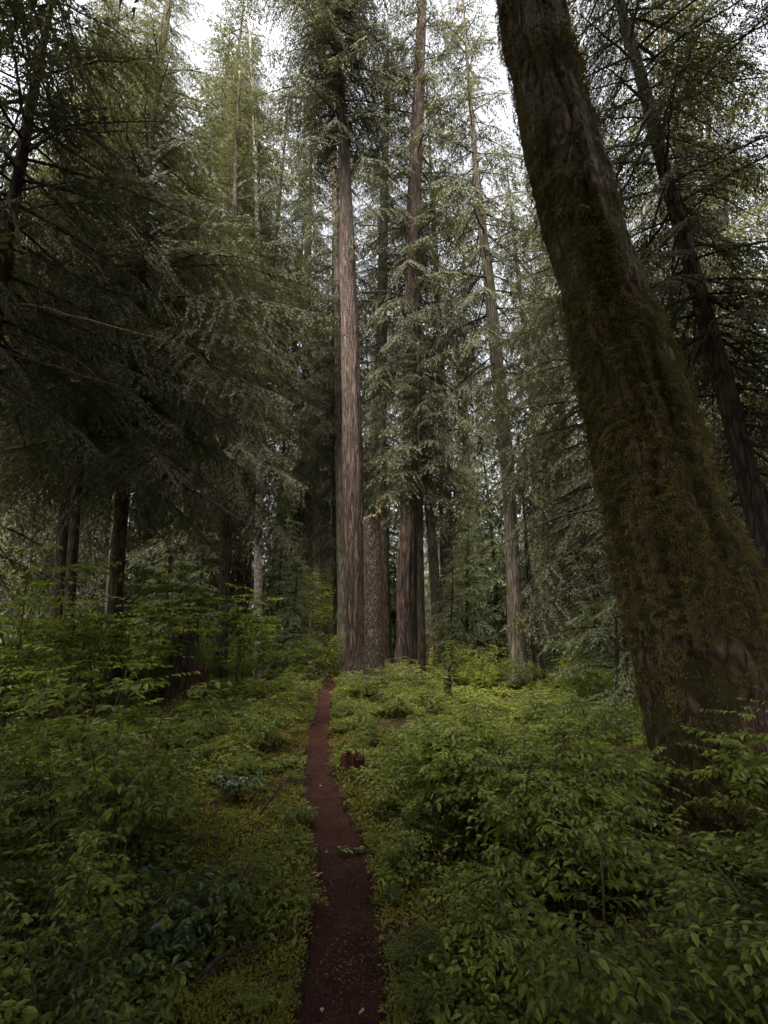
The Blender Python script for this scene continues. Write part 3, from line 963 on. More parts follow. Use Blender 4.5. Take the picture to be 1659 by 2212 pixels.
tree('leaning_conifer', 'near dark trunk cut by the left edge with arching bare limbs',
     [(-70, 1300, 40), (-45, 1000, 36), (-22, 740, 32), (5, 560, 28), (35, 410, 24), (62, 250, 20), (88, 120, 16)],
     5.2, 'bark_dark', 12.5, [dict(z=(4.2, 12.5), n=120, L=hump(1.9, 2.7, .7), el=cone(-.2, .2), lod='near')], seg=18, disp=ridged(79, 10, .12, .3), seed=28,
     branches=[dict(pts=[(-25, 650, 5.2), (60, 660, 4.9), (130, 668, 4.7), (230, 705, 4.5), (300, 722, 4.4), (420, 748, 4.3)], r=.026, twigs=14, tw=.6, mat='twig_moss'),
               dict(pts=[(-20, 745, 5.2), (60, 770, 4.8), (170, 800, 4.5), (300, 835, 4.3)], r=.018, twigs=14, tw=.5),
               dict(pts=[(60, 255, 5.2), (130, 262, 4.9), (190, 285, 4.7), (330, 365, 4.4), (450, 470, 4.2)], r=.02, twigs=14, tw=.6),
               dict(pts=[(50, 330, 5.2), (110, 290, 5.0), (170, 280, 4.8), (240, 285, 4.6), (330, 290, 4.5)], r=.02, twigs=10, tw=.5),
               dict(pts=[(10, 520, 5.2), (70, 475, 5.0), (110, 500, 4.8), (200, 560, 4.5), (260, 640, 4.4)], r=.018, twigs=12, tw=.5)])
tree('leaning_conifer', 'pale leaning treetop trunk high at the upper left against the sky',
     [(235, 1400, 26), (262, 1000, 24), (290, 640, 22), (322, 300, 20), (342, 150, 18), (362, 20, 15), (378, -80, 13)],
     17, 'bark_grey', 37, [dict(z=(9, 37), n=190, L=cone(4.2, .9), el=cone(-.2, .2), lod='mid')], seg=16, disp=ridged(81, 10, .1, .3), seed=29)

# --- right side
tree('leaning_conifer', 'leaning lichened conifer behind the massive mossy trunk at the right edge',
     [(1720, 1600, 50), (1690, 1400, 47), (1650, 1180, 44), (1610, 1010, 41), (1560, 810, 37), (1500, 600, 32), (1440, 390, 27), (1410, 260, 24), (1375, 130, 21), (1335, 0, 18), (1300, -120, 16)],
     6.6, 'bark_grey' if False else 'bark_dark', 20, [dict(z=(6.0, 20), n=140, L=hump(2.2, 3.0, .8), el=cone(-.25, .1), lod='near'),
                                                    dict(z=(3.4, 7.0), n=26, L=cone(2.0, 2.4), el=C(-.3), lod='near', azc=0.2, azw=1.3)],
     seg=28, step=.06, disp=ridged(83, 12, .12, .4, flare=.2, lump=.08), seed=30,
     branches=[dict(pts=[(1520, 640, 6.6), (1560, 645, 6.3), (1600, 668, 6.1), (1670, 695, 5.9)], r=.035, twigs=10, tw=.5, mat='twig'),
               dict(pts=[(1530, 720, 6.6), (1500, 760, 6.3), (1480, 860, 6.1), (1470, 960, 6.0)], r=.025, twigs=10, tw=.5),
               dict(pts=[(1590, 930, 6.6), (1630, 960, 6.3), (1680, 985, 6.2)], r=.03, twigs=8, tw=.4),
               dict(pts=[(1460, 450, 6.6), (1500, 410, 6.4), (1560, 425, 6.2), (1650, 470, 6.0)], r=.022, twigs=12, tw=.5),
               dict(pts=[(1420, 300, 6.6), (1480, 190, 6.3), (1560, 60, 6.0), (1600, -20, 5.9)], r=.03, twigs=12, tw=.5),
               dict(pts=[(1400, 250, 6.6), (1340, 290, 6.4), (1300, 330, 6.3)], r=.022, twigs=8, tw=.4),
               dict(pts=[(1580, 850, 6.6), (1400, 860, 6.8), (1230, 745, 7.0), (1100, 820, 7.0), (960, 925, 7.0)], r=.022, twigs=18, tw=.6),
               dict(pts=[(1640, 1090, 6.6), (1450, 1080, 6.9), (1290, 1092, 7.1), (1210, 1100, 7.1), (1150, 1125, 7.1), (1060, 1190, 7.1)], r=.026, twigs=16, tw=.6),
               dict(pts=[(1600, 980, 6.6), (1450, 1000, 6.9), (1280, 1030, 7.1), (1200, 1045, 7.1)], r=.02, twigs=10, tw=.3, mat='twig_moss'),
               dict(pts=[(1660, 1160, 6.6), (1500, 1180, 6.9), (1330, 1200, 7.1), (1230, 1260, 7.1), (1160, 1330, 7.1)], r=.024, twigs=14, tw=.5)])

# ------------------------------------------------------------------ generic conifers (copied)
def generic(name, hgt, r0, zlo, n, Lf, elf, lod, needle, bark, seed, seg=14, bend=.4):
    rg = np.random.default_rng(seed)
    z = np.linspace(-.3, hgt, int(hgt * 2) + 4)
    ph = rg.uniform(0, 6.28, 2)
    P = np.stack([bend * np.sin(z / hgt * 3 + ph[0]), bend * np.sin(z / hgt * 2.4 + ph[1]), z], -1)
    P[:, :2] -= P[0, :2]
    R = r0 * (1 - .96 * np.clip(z / hgt, 0, 1) ** 1.1)
    g = G()
    tube(g, P, R, seg, 0, disp=ridged(seed, 10, .1, .3, flare=.25))
    tm = g.mesh('trunk', [M[bark]], True)
    g = G()
    crown(g, lod, P, zlo, hgt - .05, n, Lf, elf, rg)
    cm = g.mesh('crown', [M[needle], M['twig']])
    return name, tm, cm

GEN = [generic('background_conifer', 31, .32, 3.0, 170, cone(4.3, .8), cone(-.45, .1), 'far', 'needle_lit', 'bark_grey', 301),
       generic('background_conifer', 26, .22, 2.0, 150, cone(3.8, .6), cone(-.4, .15), 'far', 'needle_lit', 'bark_dark', 302),
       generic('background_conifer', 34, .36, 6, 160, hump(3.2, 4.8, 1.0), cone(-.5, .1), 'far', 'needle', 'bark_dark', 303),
       generic('background_conifer', 20, .15, 1.2, 140, cone(3.3, .5), cone(-.3, .2), 'far', 'needle_lit', 'bark_dark', 304)]
YOUNG = [generic('young_hemlock', 5.2, .05, .5, 60, cone(1.5, .25), cone(-.15, .3), 'mid', 'needle_light', 'twig', 311, 8, .12),
         generic('young_hemlock', 3.2, .032, .3, 44, cone(1.15, .2), cone(-.1, .35), 'near', 'needle_light', 'twig', 312, 8, .08),
         generic('young_hemlock', 8.0, .085, .9, 85, cone(2.1, .3), cone(-.2, .25), 'mid', 'needle_light', 'bark_dark', 313, 10, .2)]

def place(spec, x, y, label, cat='tree', group=None, s=1.0, rz=None, z=None, tilt=0):
    name, tm, cm = spec
    e = link(name, None, loc=(x, y, float(H(x, y)) if z is None else z))
    e.rotation_euler = (rng.uniform(-1, 1) * tilt, rng.uniform(-1, 1) * tilt, rng.uniform(0, 6.28) if rz is None else rz)
    e.scale = (s, s, s)
    tag(e, label, cat, group)
    link('trunk', tm, e)
    link('crown', cm, e)
    return e

rf = np.random.default_rng(77)
named = np.array([b[:2] for b, _ in TREES])
pts_bg = []
def free(x, y, dmin, extra=()):
    for q in list(named) + pts_bg:
        if math.hypot(q[0] - x, q[1] - y) < dmin:
            return False
    return True
tries = 0
while len(pts_bg) < 85 and tries < 6000:
    tries += 1
    y = rf.uniform(16, 62)
    x = rf.uniform(-.95, .95) * (y + 3)
    u_ = x / y
    # keep the sight line down the path a little more open
    if abs(u_ + .13) < .035 and y < 34:
        continue
    if u_ < -.35 and y < 17:
        continue
    if abs(u_ - .08) < .5 and y < 34:
        continue
    if free(x, y, 2.1):
        pts_bg.append((x, y))
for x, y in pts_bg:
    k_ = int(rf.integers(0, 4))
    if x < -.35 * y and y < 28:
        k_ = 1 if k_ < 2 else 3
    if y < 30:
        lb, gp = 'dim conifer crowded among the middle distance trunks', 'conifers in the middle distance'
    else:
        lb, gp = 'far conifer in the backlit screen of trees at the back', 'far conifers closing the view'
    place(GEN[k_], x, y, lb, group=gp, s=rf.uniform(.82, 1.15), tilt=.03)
# side and rear trees: added around the walker, mostly unseen, to shade the foreground
side = [(-1.9, -1.5), (1.7, -1.7), (-4.4, 1.2), (-3.4, -1.6), (2.9, -2.2), (-5.4, .2), (5.6, .6), (-.3, -3.0), (-8.5, 4), (-11, 8), (-13, 13), (-15, 19), (9.5, 6.5), (8.2, 11), (11.5, 14.5), (13, 9), (10.0, 2.0), (7.6, 15.5),
        (-5.2, -2.2), (-2.6, -5.0), (1.8, -4.2), (5.0, -2.0), (-8.5, -3), (8.2, -4), (0, -9), (-5, -9), (5, -9.5), (-11, -7), (11, -8)]
for q, (x, y) in enumerate(side):
    place(GEN[2 if math.hypot(x, y) < 7 else [1, 0, 3, 2][q % 4]], x, y, 'conifer added at the side of the walker for shade' if y > 0 else 'unseen conifer added behind the walker to shade the foreground', group='shade conifers added around the viewpoint', s=rf.uniform(.85, 1.05), tilt=.03)

def P0(px, Y):
    return at(px, 1330, Y)[0][0]
for px, Y, k_, s_, lb in [
        (430, 18, 0, .95, 'conifer filling the gap right of the drooping hemlock on the left'),
        (635, 27, 2, 1.1, 'tall dim conifer between the pale spotted trunk and the tallest conifer'),
        (590, 29, 0, 1.1, 'far conifer seen just right of the spire top tree'),
        (965, 25, 2, 1.1, 'tall dim conifer right of the leaning dark trunk'),
        (1195, 25, 2, .95, 'tall dim conifer between the grey conifer and the mossy giant'),
        (1015, 30, 0, 1.15, 'far conifer behind the yellow green bush'),
        (795, 32, 2, 1.15, 'far conifer in the slot behind the broken snag'),
        (1250, 27, 0, 1.1, 'far conifer just left of the mossy giant'),
        (700, 34, 0, 1.1, 'far conifer beyond the end of the path')]:
    place(GEN[k_], P0(px, Y), Y, lb, s=s_)
for px, Y, s_, lb in [(425, 22, 1.28, 'very tall dim conifer rising directly behind the spire top tree'), (372, 27, 1.3, 'very tall dim conifer left of the spire top tree'), (520, 28, 1.25, 'very tall dim conifer right of the spire top tree')]:
    place(GEN[2], P0(px, Y), Y, lb, s=s_)
for px, Y, k_ in [(300, 24, 2), (350, 21, 2), (40, 18, 1), (95, 22, 3), (180, 19, 3), (235, 25, 1), (330, 27, 1), (395, 22, 3), (300, 20, 3), (455, 26, 1), (-60, 14, 1)]:
    place(GEN[k_], P0(px, Y), Y, 'dim conifer in the dark thicket behind the left hand trunks', group='conifers in the dark left thicket', s=rf.uniform(.9, 1.05))
# loose belt of young hemlocks beyond the trunks
for q in range(26):
    Y = rf.uniform(19, 36)
    px = rf.uniform(200, 1420)
    if abs(px - 690) < 40:
        continue
    place(YOUNG[2 if rf.random() < .7 else 0], P0(px, Y), Y, 'young hemlock in the pale understory belt beyond the big trunks', group='young hemlocks of the understory belt', s=rf.uniform(.8, 1.5))
for q, (px, Y, k_, s_, lb) in enumerate([
        (632, 17, 0, 1.0, 'soft young hemlock left of the path beyond the shrubs'),
        (590, 20, 2, .9, 'taller young hemlock behind the pale spotted trunk'),
        (1310, 7.2, 1, 1.15, 'pale green young hemlock tucked against the left of the mossy giant'),
        (1200, 14.5, 2, .8, 'young hemlock with spreading boughs right of the two thin saplings'),
        (1010, 19, 2, .85, 'young hemlock behind the yellow green bush'),
        (1060, 24, 2, 1.0, 'young hemlock in the gap left of the grey conifer'),
        (975, 15.5, 0, .9, 'small young hemlock right of the dark leaning trunk'),
        (1290, 11.0, 0, 1.05, 'young hemlock between the grey conifer and the mossy giant'),
        (850, 22, 0, 1.1, 'young hemlock in the slot between snag and red barked conifer'),
        (1260, 18, 2, 1.0, 'tall young hemlock behind the right side undergrowth'),
        (430, 17, 2, .9, 'young hemlock behind the dark trunk on the left'),
        (350, 15, 0, 1.1, 'young hemlock deep in the left thicket'),
        (1068, 20, 2, 1.5, 'tall young hemlock filling the bright gap left of the grey conifer'),
        (1140, 20, 2, .95, 'young hemlock directly behind the grey conifer')]):
    place(YOUNG[k_], P0(px, Y), Y, lb, s=s_, group=None)

# ------------------------------------------------------------------ shrubs
def shrub(hgt, nst, spread, leaf, seed, mat_key, twn=11, lpt=9, ratio=.5, droop=.25, tiers=None):
    rg = np.random.default_rng(seed)
    gs, gl = G(), G()
    for _ in range(nst):
        az = rg.uniform(0, 6.28)
        h = hgt * rg.uniform(.55, 1.05)
        sp_ = spread * rg.uniform(.3, 1.0)
        t = np.linspace(0, 1, 9)
        P = np.stack([np.cos(az) * sp_ * t ** 1.6, np.sin(az) * sp_ * t ** 1.6, h * (t * 1.25 - .25 * t ** 3)], -1)
        P[:, :2] += rg.uniform(-.06, .06, 2)
        P[1:] += np.cumsum(rg.normal(0, .012 * h, (8, 3)), 0)
        P[0, 2] -= .06
        tube(gs, P, np.linspace(.007, .002, 9) * (1 + hgt * .3), 5, 0)
        for q in range(twn):
            f = rg.uniform(.3, 1.0) if tiers is None else float(np.clip(rg.choice(tiers) + rg.normal(0, .025), .2, 1))
            p = np.array([np.interp(f, t, P[:, c]) for c in range(3)])
            a = az + rg.normal(0, 1.2)
            l_ = (.16 + .26 * rg.random()) * (.6 + hgt * .45)
            d = np.array([math.cos(a), math.sin(a), rg.uniform(-.05, .35)])
            tt = np.linspace(0, 1, 5)
            c = p + d * l_ * tt[:, None] + np.array([0, 0, -droop * l_]) * (tt ** 2)[:, None]
            tube(gs, c, np.linspace(.0028, .001, 5), 3, 0, ref=(0, 0, 1), cap=False)
            n = lpt
            f2 = (np.arange(n) + .8) / n
            b = np.stack([np.interp(f2, tt, c[:, k_]) for k_ in range(3)], -1)
            sgn = np.where(np.arange(n) % 2 == 0, 1, -1)
            an = a + sgn * rg.uniform(.5, 1.15, n)
            an[-1] = a
            dd = nrm(np.stack([np.cos(an), np.sin(an), rg.uniform(-.65, .1, n)], -1))
            sd_ = nrm(np.cross(dd, np.array([0, 0, 1.0])) + rg.normal(0, .22, (n, 3)))
            ln = leaf * rg.uniform(.65, 1.2, n)
            leaves(gl, b, dd, sd_, ln, ln * ratio)
            # closing whorl at the tip
            n = 4
            an = a + rg.uniform(-1.4, 1.4, n)
            dd = nrm(np.stack([np.cos(an), np.sin(an), rg.uniform(-.5, .2, n)], -1))
            sd_ = nrm(np.cross(dd, np.array([0, 0, 1.0])) + rg.normal(0, .22, (n, 3)))
            ln = leaf * rg.uniform(.6, 1.1, n)
            leaves(gl, np.repeat(c[-1:], n, 0), dd, sd_, ln, ln * ratio)
    return gs.mesh('stems', [M['stem']], True), gl.mesh('foliage', [M[mat_key]])

SH = {
    'tall': [shrub(1.45, 8, .75, .078, 401 + q, 'leaf', 13, 10, droop=.15, tiers=(.55, .78, 1.0)) for q in range(3)],
    'maple': [shrub(2.3, 6, 1.1, .085, 471 + q, 'leaf_fresh', 12, 10, droop=.12, tiers=(.45, .62, .8, 1.0)) for q in range(2)],
    'decid': [shrub(5.5, 8, 2.2, .10, 481 + q, 'leaf_yellow', 34, 13) for q in range(2)],
    'mid': [shrub(.85, 10, .55, .052, 411 + q, 'leaf', 11, 10) for q in range(3)],
    'mid_fresh': [shrub(.8, 9, .55, .060, 491 + q, 'leaf_fresh', 11, 10, droop=.15, tiers=(.5, .75, 1.0)) for q in range(3)],
    'low': [shrub(.42, 11, .38, .045, 421 + q, 'leaf', 8, 9) for q in range(3)],
    'fine': [shrub(.9, 12, .6, .038, 431 + q, 'leaf_fresh', 16, 13) for q in range(2)],
    'yellow': [shrub(1.5, 14, .95, .042, 441 + q, 'leaf_yellow', 18, 12) for q in range(2)],
    'yellow_low': [shrub(.6, 12, .6, .040, 451 + q, 'leaf_yellow', 12, 11) for q in range(2)],
    'gloss': [shrub(.38, 9, .34, .062, 461 + q, 'leaf_gloss', 7, 7, .62) for q in range(2)],
}
def put_shrub(kind, x, y, s, label, group=None, name='shrub', cat='shrub', dz=0):
    sm, lm = SH[kind][int(rf.integers(len(SH[kind])))]
    e = link(name, None, loc=(x, y, float(H(x, y)) + dz))
    e.rotation_euler = (0, 0, rf.uniform(0, 6.28))
    e.scale = (s, s, s * rf.uniform(.9, 1.1))
    tag(e, label, cat, group)
    link('stems', sm, e)
    link('foliage', lm, e)

placed = []
def ok_spot(x, y, dmin):
    for a, b in placed:
        if (a - x) ** 2 + (b - y) ** 2 < dmin * dmin:
            return False
    return True
giant_xy = at(1590, 1800, 4.05)[0][:2]
cnt = 0
tries = 0
while cnt < 240 and tries < 30000:
    tries += 1
    y = rf.uniform(.9, 17)
    x = rf.uniform(-1.0, 1.0) * (y * .95 + 1.2)
    d = float(path_dist(x, y))
    if d < .16:
        continue
    if math.hypot(x, y) < 1.15:
        continue
    if math.hypot(x - giant_xy[0], y - giant_xy[1]) < 1.0:
        continue
    upx = CX + FPX * x / (y * cp) 
    if y < 4.4 and upx > 1345 and rf.random() < (.95 if y > 1.9 else .6):
        continue
    if -1.5 < x < 2.8 and 8.6 < y < 13.5 and rf.random() < .8:
        continue
    if not ok_spot(x, y, .38 + .018 * y):
        continue
    right = x > path_lr(y)[1]
    if d < .38:
        kind, s = ('low' if rf.random() < .5 else 'gloss') if y < 3.4 else 'low', rf.uniform(.45, .75)
    elif d < .85:
        kind, s = (['low', 'mid', 'gloss', 'low'] if not right else ['low', 'mid', 'fine', 'low'])[int(rf.integers(4))], rf.uniform(.6, .85)
    elif right:
        kind = ['mid', 'mid_fresh', 'mid_fresh', 'fine'][int(rf.integers(4))]
        s = rf.uniform(.75, 1.05)
        if y > 8.5:
            kind = 'yellow_low' if rf.random() < .45 else 'fine'
            s = rf.uniform(.7, 1.0)
    else:
        kind = 'mid' if rf.random() < .55 else 'tall'
        s = rf.uniform(.75, 1.0)
        if -4.4 < x < -1.0 and 4.9 < y < 8.3:
            if rf.random() < .7:
                continue
            kind, s = 'low', .8
        if y < 2.6 and kind == 'tall':
            kind = 'mid'
    if right and kind == 'tall':
        kind = 'mid'
    if -1.4 < x < 3.2 and 5.0 < y < 9:
        s *= .55
    if kind == 'gloss':
        lb, gp = 'low dark glossy leaved bush close beside the path', 'dark glossy bushes by the path'
    elif kind == 'yellow_low':
        lb, gp = 'low yellow green bush on the forest floor right of the central trunks', 'low yellow green bushes on the right'
    elif kind == 'low':
        lb, gp = ('small green leafy plant at the right edge of the path', 'small plants along the right path edge') if right else ('small green leafy plant at the left edge of the path', 'small plants along the left path edge')
    elif right:
        lb, gp = 'green shrub in the thicket right of the path', 'green shrubs right of the path'
    else:
        lb, gp = 'layered green shrub in the thicket left of the path', 'layered green shrubs left of the path'
    put_shrub(kind, x, y, s, lb, gp)
    placed.append((x, y))
    cnt += 1

for q in range(14):
    y = rf.uniform(3.2, 5.2)
    px = rf.uniform(960, 1330)
    put_shrub('mid_fresh' if q % 3 else 'fine', P0(px, y), y, rf.uniform(.72, .95), 'taller fresh green shrub standing above the low plants right of the path', 'taller fresh shrubs right of the path')
for q in range(60):
    y = 1.6 + 9.5 * rf.random()
    l, r = path_lr(y)
    rt = rf.random() < .5
    x = r + rf.uniform(.05, .2) if rt else l - rf.uniform(.05, .2)
    put_shrub('low', x, y, rf.uniform(.16, .34), 'small green leafy plant at the right edge of the path' if rt else 'small green leafy plant at the left edge of the path',
              'small plants along the right path edge' if rt else 'small plants along the left path edge', name='small_plant', cat='plant')
for kind, px, Y, s, lb in [
        ('yellow', 1035, 12.4, .95, 'bright yellow green bush left of the grey conifer, the biggest of its kind'),
        ('yellow', 985, 13.6, 1.0, 'yellow green bush behind the leaning dark trunk'),
        ('yellow_low', 1250, 10.5, 1.1, 'yellow green low bush in the bright clearing at the right'),
        ('yellow_low', 935, 17.2, 1.25, 'low yellow green bush in front of the split orange stump'),
        ('yellow', 700, 18.0, 1.1, 'glowing yellow green bush down the path left of the tallest conifer'),
        ('tall', 520, 10.5, 1.35, 'bright green rounded shrub in front of the pale spotted trunk'),
        ('tall', 640, 13.5, .8, 'leafy shrub on the left bank where the path disappears'),
        ('fine', 930, 8.2, .6, 'fine leaved fresh green shrub in front of the thin pole trunk'),
        ('fine', 1150, 7.2, .75, 'fine leaved fresh green shrub in front of the grey conifer'),
        ('tall', 1640, 2.7, .58, 'shrub with fresh leafy twigs against the foot of the mossy giant'),
        ('mid', 1560, 2.2, .85, 'dark leaved shrub in the lower right corner'),
        ('maple', 40, 6.0, 1.0, 'tall shrub with flat leaf tiers at the left edge'),
        ('maple', 180, 6.6, .85, 'broad shrub with flat leaf tiers in front of the narrow dark trunk'),
        ('maple', 330, 7.8, .9, 'broad shrub with flat leaf tiers left of the dark rotten stump'),
        ('maple', 430, 11.0, 1.0, 'tall leafy shrub around the foot of the dark trunk left of the spotted one'),
        ('maple', 20, 3.9, .62, 'leafy shrub reaching in at the left frame edge above the lower corner'),
        ('maple', 1740, 3.0, .5, 'leafy shrub reaching in at the right frame edge before the mossy giant'),
        ('tall', 240, 7.0, 1.2, 'tall shrub with flat leaf tiers below the drooping hemlock'),
        ('tall', 390, 8.8, 1.3, 'tall shrub with flat leaf tiers behind the red stump')]:
    put_shrub(kind, P0(px, Y), Y, s, lb)

for px, Y, s, lb in [
        (1085, 23, 1.0, 'yellow green broadleaf sapling glowing behind the grey conifer'),
        (1010, 27, 1.1, 'yellow green broadleaf sapling in the backlit gap right of the leaning dark trunk'),
        (1180, 26, 1.0, 'yellow green broadleaf sapling between the grey conifer and the mossy giant'),
        (855, 25, 1.1, 'yellow green broadleaf sapling in the slot right of the snag'),
        (700, 25, .9, 'yellow green broadleaf sapling at the far end of the path'),
        (600, 24, .9, 'yellow green broadleaf sapling behind the spotted trunk')]:
    put_shrub('decid', P0(px, Y), Y, s, lb, name='broadleaf_sapling', cat='tree')

# ------------------------------------------------------------------ stumps, rotten wood, odds and ends
def stump(name, label, x, y, r0, h, mats, seed, top_mat, jag=.2, cat='stump', lean=(0, 0), shard=0):
    rg = np.random.default_rng(seed)
    z0 = float(H(x, y))
    e = link(name, None, loc=(x, y, z0))
    tag(e, label, cat)
    n, k = 40, 24
    z = np.linspace(-.2, h, k)
    P = np.stack([lean[0] * z, lean[1] * z, z], -1)
    R = r0 * (1 + .35 * np.exp(-np.maximum(z, 0) / (h * .25)))
    g = G()
    tube(g, P, R, n, 0, disp=ridged(seed, 14, .18, .5, lump=.2), cap=False)
    V_, F, mi = g.data()
    rim = V_.reshape(k, n, 3).copy()
    th = np.linspace(0, 6.283, n, endpoint=False)
    rag = (fbm(np.stack([np.cos(th) * 2.2, np.sin(th) * 2.2, th * 0], -1), seed, 3) - .5) * 2 * jag * h
    for q in range(8):
        rim[k - 1 - q, :, 2] += rag * (1 - q / 8)
    g.v = [rim.reshape(-1, 3)]
    link('bark', g.mesh('bark', [M[mats]], True), e)
    g = G()
    top = rim[-1]
    c = top.mean(0)
    rings = [c + (top - c) * .99, c + (top - c) * .75, c + (top - c) * .45, c + (top - c) * .08]
    rings[1][:, 2] += rg.uniform(-.08, .10, n) * h
    rings[2][:, 2] -= rg.uniform(0, .3, n) * h
    rings[3][:, 2] -= .2 * h
    FF = []
    for a in range(3):
        for j_ in range(n):
            FF.append([a * n + j_, a * n + (j_ + 1) % n, (a + 1) * n + (j_ + 1) % n, (a + 1) * n + j_])
    g.add(np.concatenate(rings), FF)
    for _ in range(shard):
        j_ = rg.integers(n)
        p = top[j_] * [.85, .85, 1] - [0, 0, .15 * h]
        q = p + [rg.normal(0, .02), rg.normal(0, .02), rg.uniform(.15, .45) * h]
        tube(g, np.array([p, (p + q) / 2, q]), [.03 * r0 / .2, .02 * r0 / .2, .003], 4, 0)
    link('broken_top', g.mesh('broken_top', [M[top_mat]]), e)
    return e

stump('rotten_stump', 'dark rotten stump with reddish side half hidden by shrubs on the left', P0(405, 8.3), 8.3, .22, 1.05, 'bark_dark', 501, 'wood_red', shard=14)
stump('rotten_stump', 'small rusty red rotten stump touching the larger dark stump', P0(440, 8.0), 8.0, .13, .55, 'wood_red', 502, 'wood_red', jag=.35, shard=14)
stump('rotten_stump', 'small rusty red rotten wood lump right beside the path', float(path_lr(5.5)[1]) + .2, 5.5, .13, .17, 'wood_red', 503, 'wood_red', jag=.4, shard=10)
stump('dark_stump', 'short black broken stub among bushes right of the central trunks', P0(963, 9.6), 9.6, .07, .65, 'bark_dark', 504, 'bark_dark', jag=.2, shard=6)
stump('split_stump', 'split stump showing bright orange wood between the distant trunks', P0(927, 19), 19, .095, .86, 'wood_orange', 505, 'wood_orange', jag=.35, shard=12, lean=(.1, 0))

def log(name, label, pts, r0, seed, mk='bark_mossy'):
    P = np.array([[P0(a, Y), Y, float(H(P0(a, Y), Y)) + dz] for a, Y, dz in pts])
    base = P[0].copy()
    Q, r = densify(P - base, np.linspace(r0, r0 * .75, len(P)), .06)
    e = link(name, None, loc=base)
    tag(e, label, 'log')
    g = G()
    tube(g, Q, r, 28, 0, ref=(0, 0, 1), disp=ridged(seed, 12, .12, .5, lump=.25))
    link('bark', g.mesh('bark', [M[mk]], True), e)
    g = G()
    n = 14000
    i_ = rng.integers(0, len(Q), n)
    th = rng.uniform(-1.6, 1.6, n)
    T, A, B = frames(Q, (0, 0, 1))
    out = np.cos(th)[:, None] * A[i_] + np.sin(th)[:, None] * B[i_]
    p = Q[i_] + out * r[i_][:, None] * 1.02 + rng.normal(0, .02, (n, 3))
    d = nrm(out * .6 + rng.normal(0, .6, (n, 3)))
    diamonds(g, p, d, nrm(np.cross(d, out) + rng.normal(0, .3, (n, 3))), rng.uniform(.03, .06, n), rng.uniform(.01, .02, n))
    link('moss', g.mesh('moss', [M['moss']]), e)
log('fallen_log', 'moss covered fallen log lying on the left bank beside the dark stump', [(250, 9.2, .22), (330, 8.9, .22), (400, 8.7, .2)], .2, 520)

# little things on the trail
def sprig(name, label, px, py, n, size, mk, cat, seed, spread):
    rg = np.random.default_rng(seed)
    x_, y_, z_ = ray(px, py)
    t = -CAMZ / z_
    x, y = x_ * t, y_ * t
    e_loc = (x, y, float(H(x, y)) - .01)
    g = G()
    az = rg.uniform(-.6, .6) if n > 3 else 0
    if n > 3:
        c = np.stack([np.linspace(-spread, spread, 8) * math.cos(az), np.linspace(-spread, spread, 8) * math.sin(az), .012 + .012 * np.sin(np.linspace(0, 3.1, 8))], -1)
        tube(g, c, np.linspace(.0035, .0015, 8), 4, 1, ref=(0, 0, 1))
    b = np.stack([rg.uniform(-spread, spread, n), rg.normal(0, spread * .22, n), rg.uniform(.008, .03, n)], -1)
    th = az + rg.choice([-1, 1], n) * rg.uniform(.4, 1.3, n)
    dd = nrm(np.stack([np.cos(th), np.sin(th), rg.uniform(-.1, .35, n)], -1))
    sd_ = nrm(np.cross(dd, np.array([0, 0, 1.0])) + rg.normal(0, .3, (n, 3)))
    ln = size * rg.uniform(.6, 1.2, n)
    leaves(g, b, dd, sd_, ln, ln * .55)
    o = link(name, g.mesh(name, [M[mk], M['twig']]), loc=e_loc)
    tag(o, label, cat)
sprig('fallen_twig', 'torn green leafy sprig lying across the middle of the path', 752, 1838, 26, .038, 'fallen_green', 'twig', 1, .085)
sprig('fallen_leaf', 'pale withered leaves at the left rim of the path below the green sprig', 682, 1893, 5, .04, 'fallen', 'leaf', 2, .03)
sprig('fallen_leaf', 'tiny pale leaf on the left half of the path near the bottom', 695, 2182, 2, .022, 'fallen', 'leaf', 3, .01)
sprig('fallen_leaf', 'whitish curled leaf lowest on the right half of the path', 775, 2190, 3, .024, 'fallen', 'leaf', 4, .012)
sprig('fallen_leaf', 'small pale leaf just left of the green sprig', 700, 1842, 2, .026, 'fallen', 'leaf', 5, .01)
sprig('fallen_leaf', 'orange brown leaf at the left path edge below the withered pair', 681, 2010, 2, .028, 'litter', 'leaf', 6, .01)
sprig('fallen_leaf', 'small pale leaf by the rotten lump on the upper path', 690, 1700, 2, .03, 'fallen', 'leaf', 7, .01)

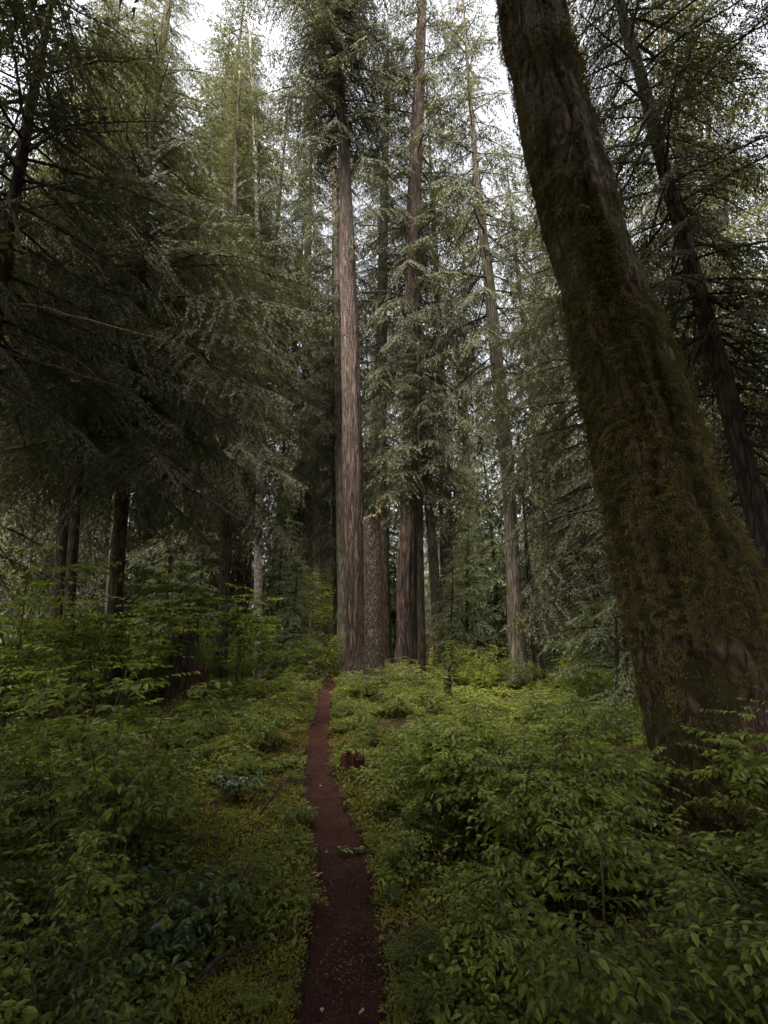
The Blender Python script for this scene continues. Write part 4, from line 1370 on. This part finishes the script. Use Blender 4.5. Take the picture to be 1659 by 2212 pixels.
# bare stems and fallen sticks among the shrubs
for q, (name, cat, lb, pts, r_) in enumerate([
        ('bare_stem', 'stem', 'thin dark upright stem in the shrubs below the short black stub', [(963, 1760, 6.0), (962, 1640, 6.0), (958, 1540, 6.1)], .008),
        ('bare_stem', 'stem', 'slender bare stem arching over the shrubs in front of the mossy giant', [(1255, 2010, 3.6), (1240, 1900, 3.7), (1225, 1780, 3.8), (1190, 1660, 3.9)], .009),
        ('bare_stem', 'stem', 'crooked thin stem leaning in the middle of the right thicket', [(1120, 1800, 5.0), (1085, 1690, 5.0), (1075, 1600, 5.1)], .007),
        ('fallen_branch', 'branch', 'long thin dead stick slanting over the rusty moss mound', [(230, 1640, 6.0), (330, 1560, 6.2), (430, 1480, 6.5)], .012),
        ('fallen_branch', 'branch', 'short dead stick low in the left undergrowth', [(350, 1680, 5.0), (400, 1640, 5.1), (450, 1615, 5.2)], .011),
        ('fallen_branch', 'branch', 'mossy dead stick poking up by the left path edge', [(560, 1760, 4.3), (600, 1700, 4.5), (630, 1680, 4.7)], .012),
        ('fallen_branch', 'branch', 'dead branch across the herbs at lower left', [(420, 2120, 2.5), (480, 2060, 2.6), (560, 2040, 2.7)], .013),
        ('fallen_branch', 'branch', 'dead branch in the herbs right of the green sprig', [(880, 1850, 3.6), (930, 1810, 3.7), (990, 1800, 3.8)], .012),
        ('fallen_branch', 'branch', 'dead stick lying in the shrubs between the black stub and the grey conifer', [(1000, 1600, 8.5), (1060, 1570, 8.6), (1110, 1520, 8.8)], .014)]):
    b = at(*pts[0])[0]
    g = G()
    dead_branch(g, pts, b, r_, np.random.default_rng(700 + q), 6, .3)
    tag(link(name, g.mesh(name, [M['twig']], True), loc=b), lb, cat)

# ferns
def fern_mesh(seed, nf=9, L=.42):
    rg = np.random.default_rng(seed)
    g = G()
    for q in range(nf):
        az = q * 6.28 / nf + rg.uniform(-.3, .3)
        l_ = L * rg.uniform(.7, 1.1)
        t = np.linspace(0, 1, 22)
        rr = l_ * t
        z = l_ * (.9 * t - .75 * t ** 2)
        P = np.stack([np.cos(az) * rr, np.sin(az) * rr, z], -1)
        T = nrm(np.gradient(P, axis=0))
        tube(g, P, np.linspace(.0025, .0008, 22), 3, 1, ref=(0, 0, 1), cap=False)
        for s_ in (-1, 1):
            sdv = nrm(np.cross(T, [0, 0, 1.0])) * s_
            dd = nrm(sdv + T * .35 + np.array([0, 0, -.12]))
            ln = .085 * np.sin(np.clip(t * 2.9 + .25, 0, 3.1)) * l_ / .42
            diamonds(g, P[2:], dd[2:], nrm(T[2:] + rg.normal(0, .08, (20, 3))), ln[2:], np.full(20, .014), 0, .25)
    return g.mesh('fern', [M['leaf'], M['stem']])
fm = [fern_mesh(601), fern_mesh(602)]
for q, (px, Y, s, lb) in enumerate([
        (905, 6.6, 1.0, 'small fern right of the path above the rusty wood lump'),
        (860, 5.2, .8, 'small fern at the right path edge below the rusty wood lump'),
        (560, 6.4, .9, 'small fern on the left bank of the path'),
        (330, 6.6, 1.0, 'fern in front of the rusty moss mound on the left'),
        (1040, 4.6, 1.1, 'fern in the dark thicket right of the path'),
        (420, 3.1, .9, 'fern in the dark gap at lower left')]):
    x = P0(px, Y)
    o = link('fern', fm[q % 2], loc=(x, Y, float(H(x, Y)) + .03))
    o.scale = (s, s, s)
    o.rotation_euler = (0, 0, rf.uniform(0, 6))
    tag(o, lb, 'fern')

print('SCENE BUILT', len(bpy.data.objects), sum(len(m.polygons) for m in bpy.data.meshes))
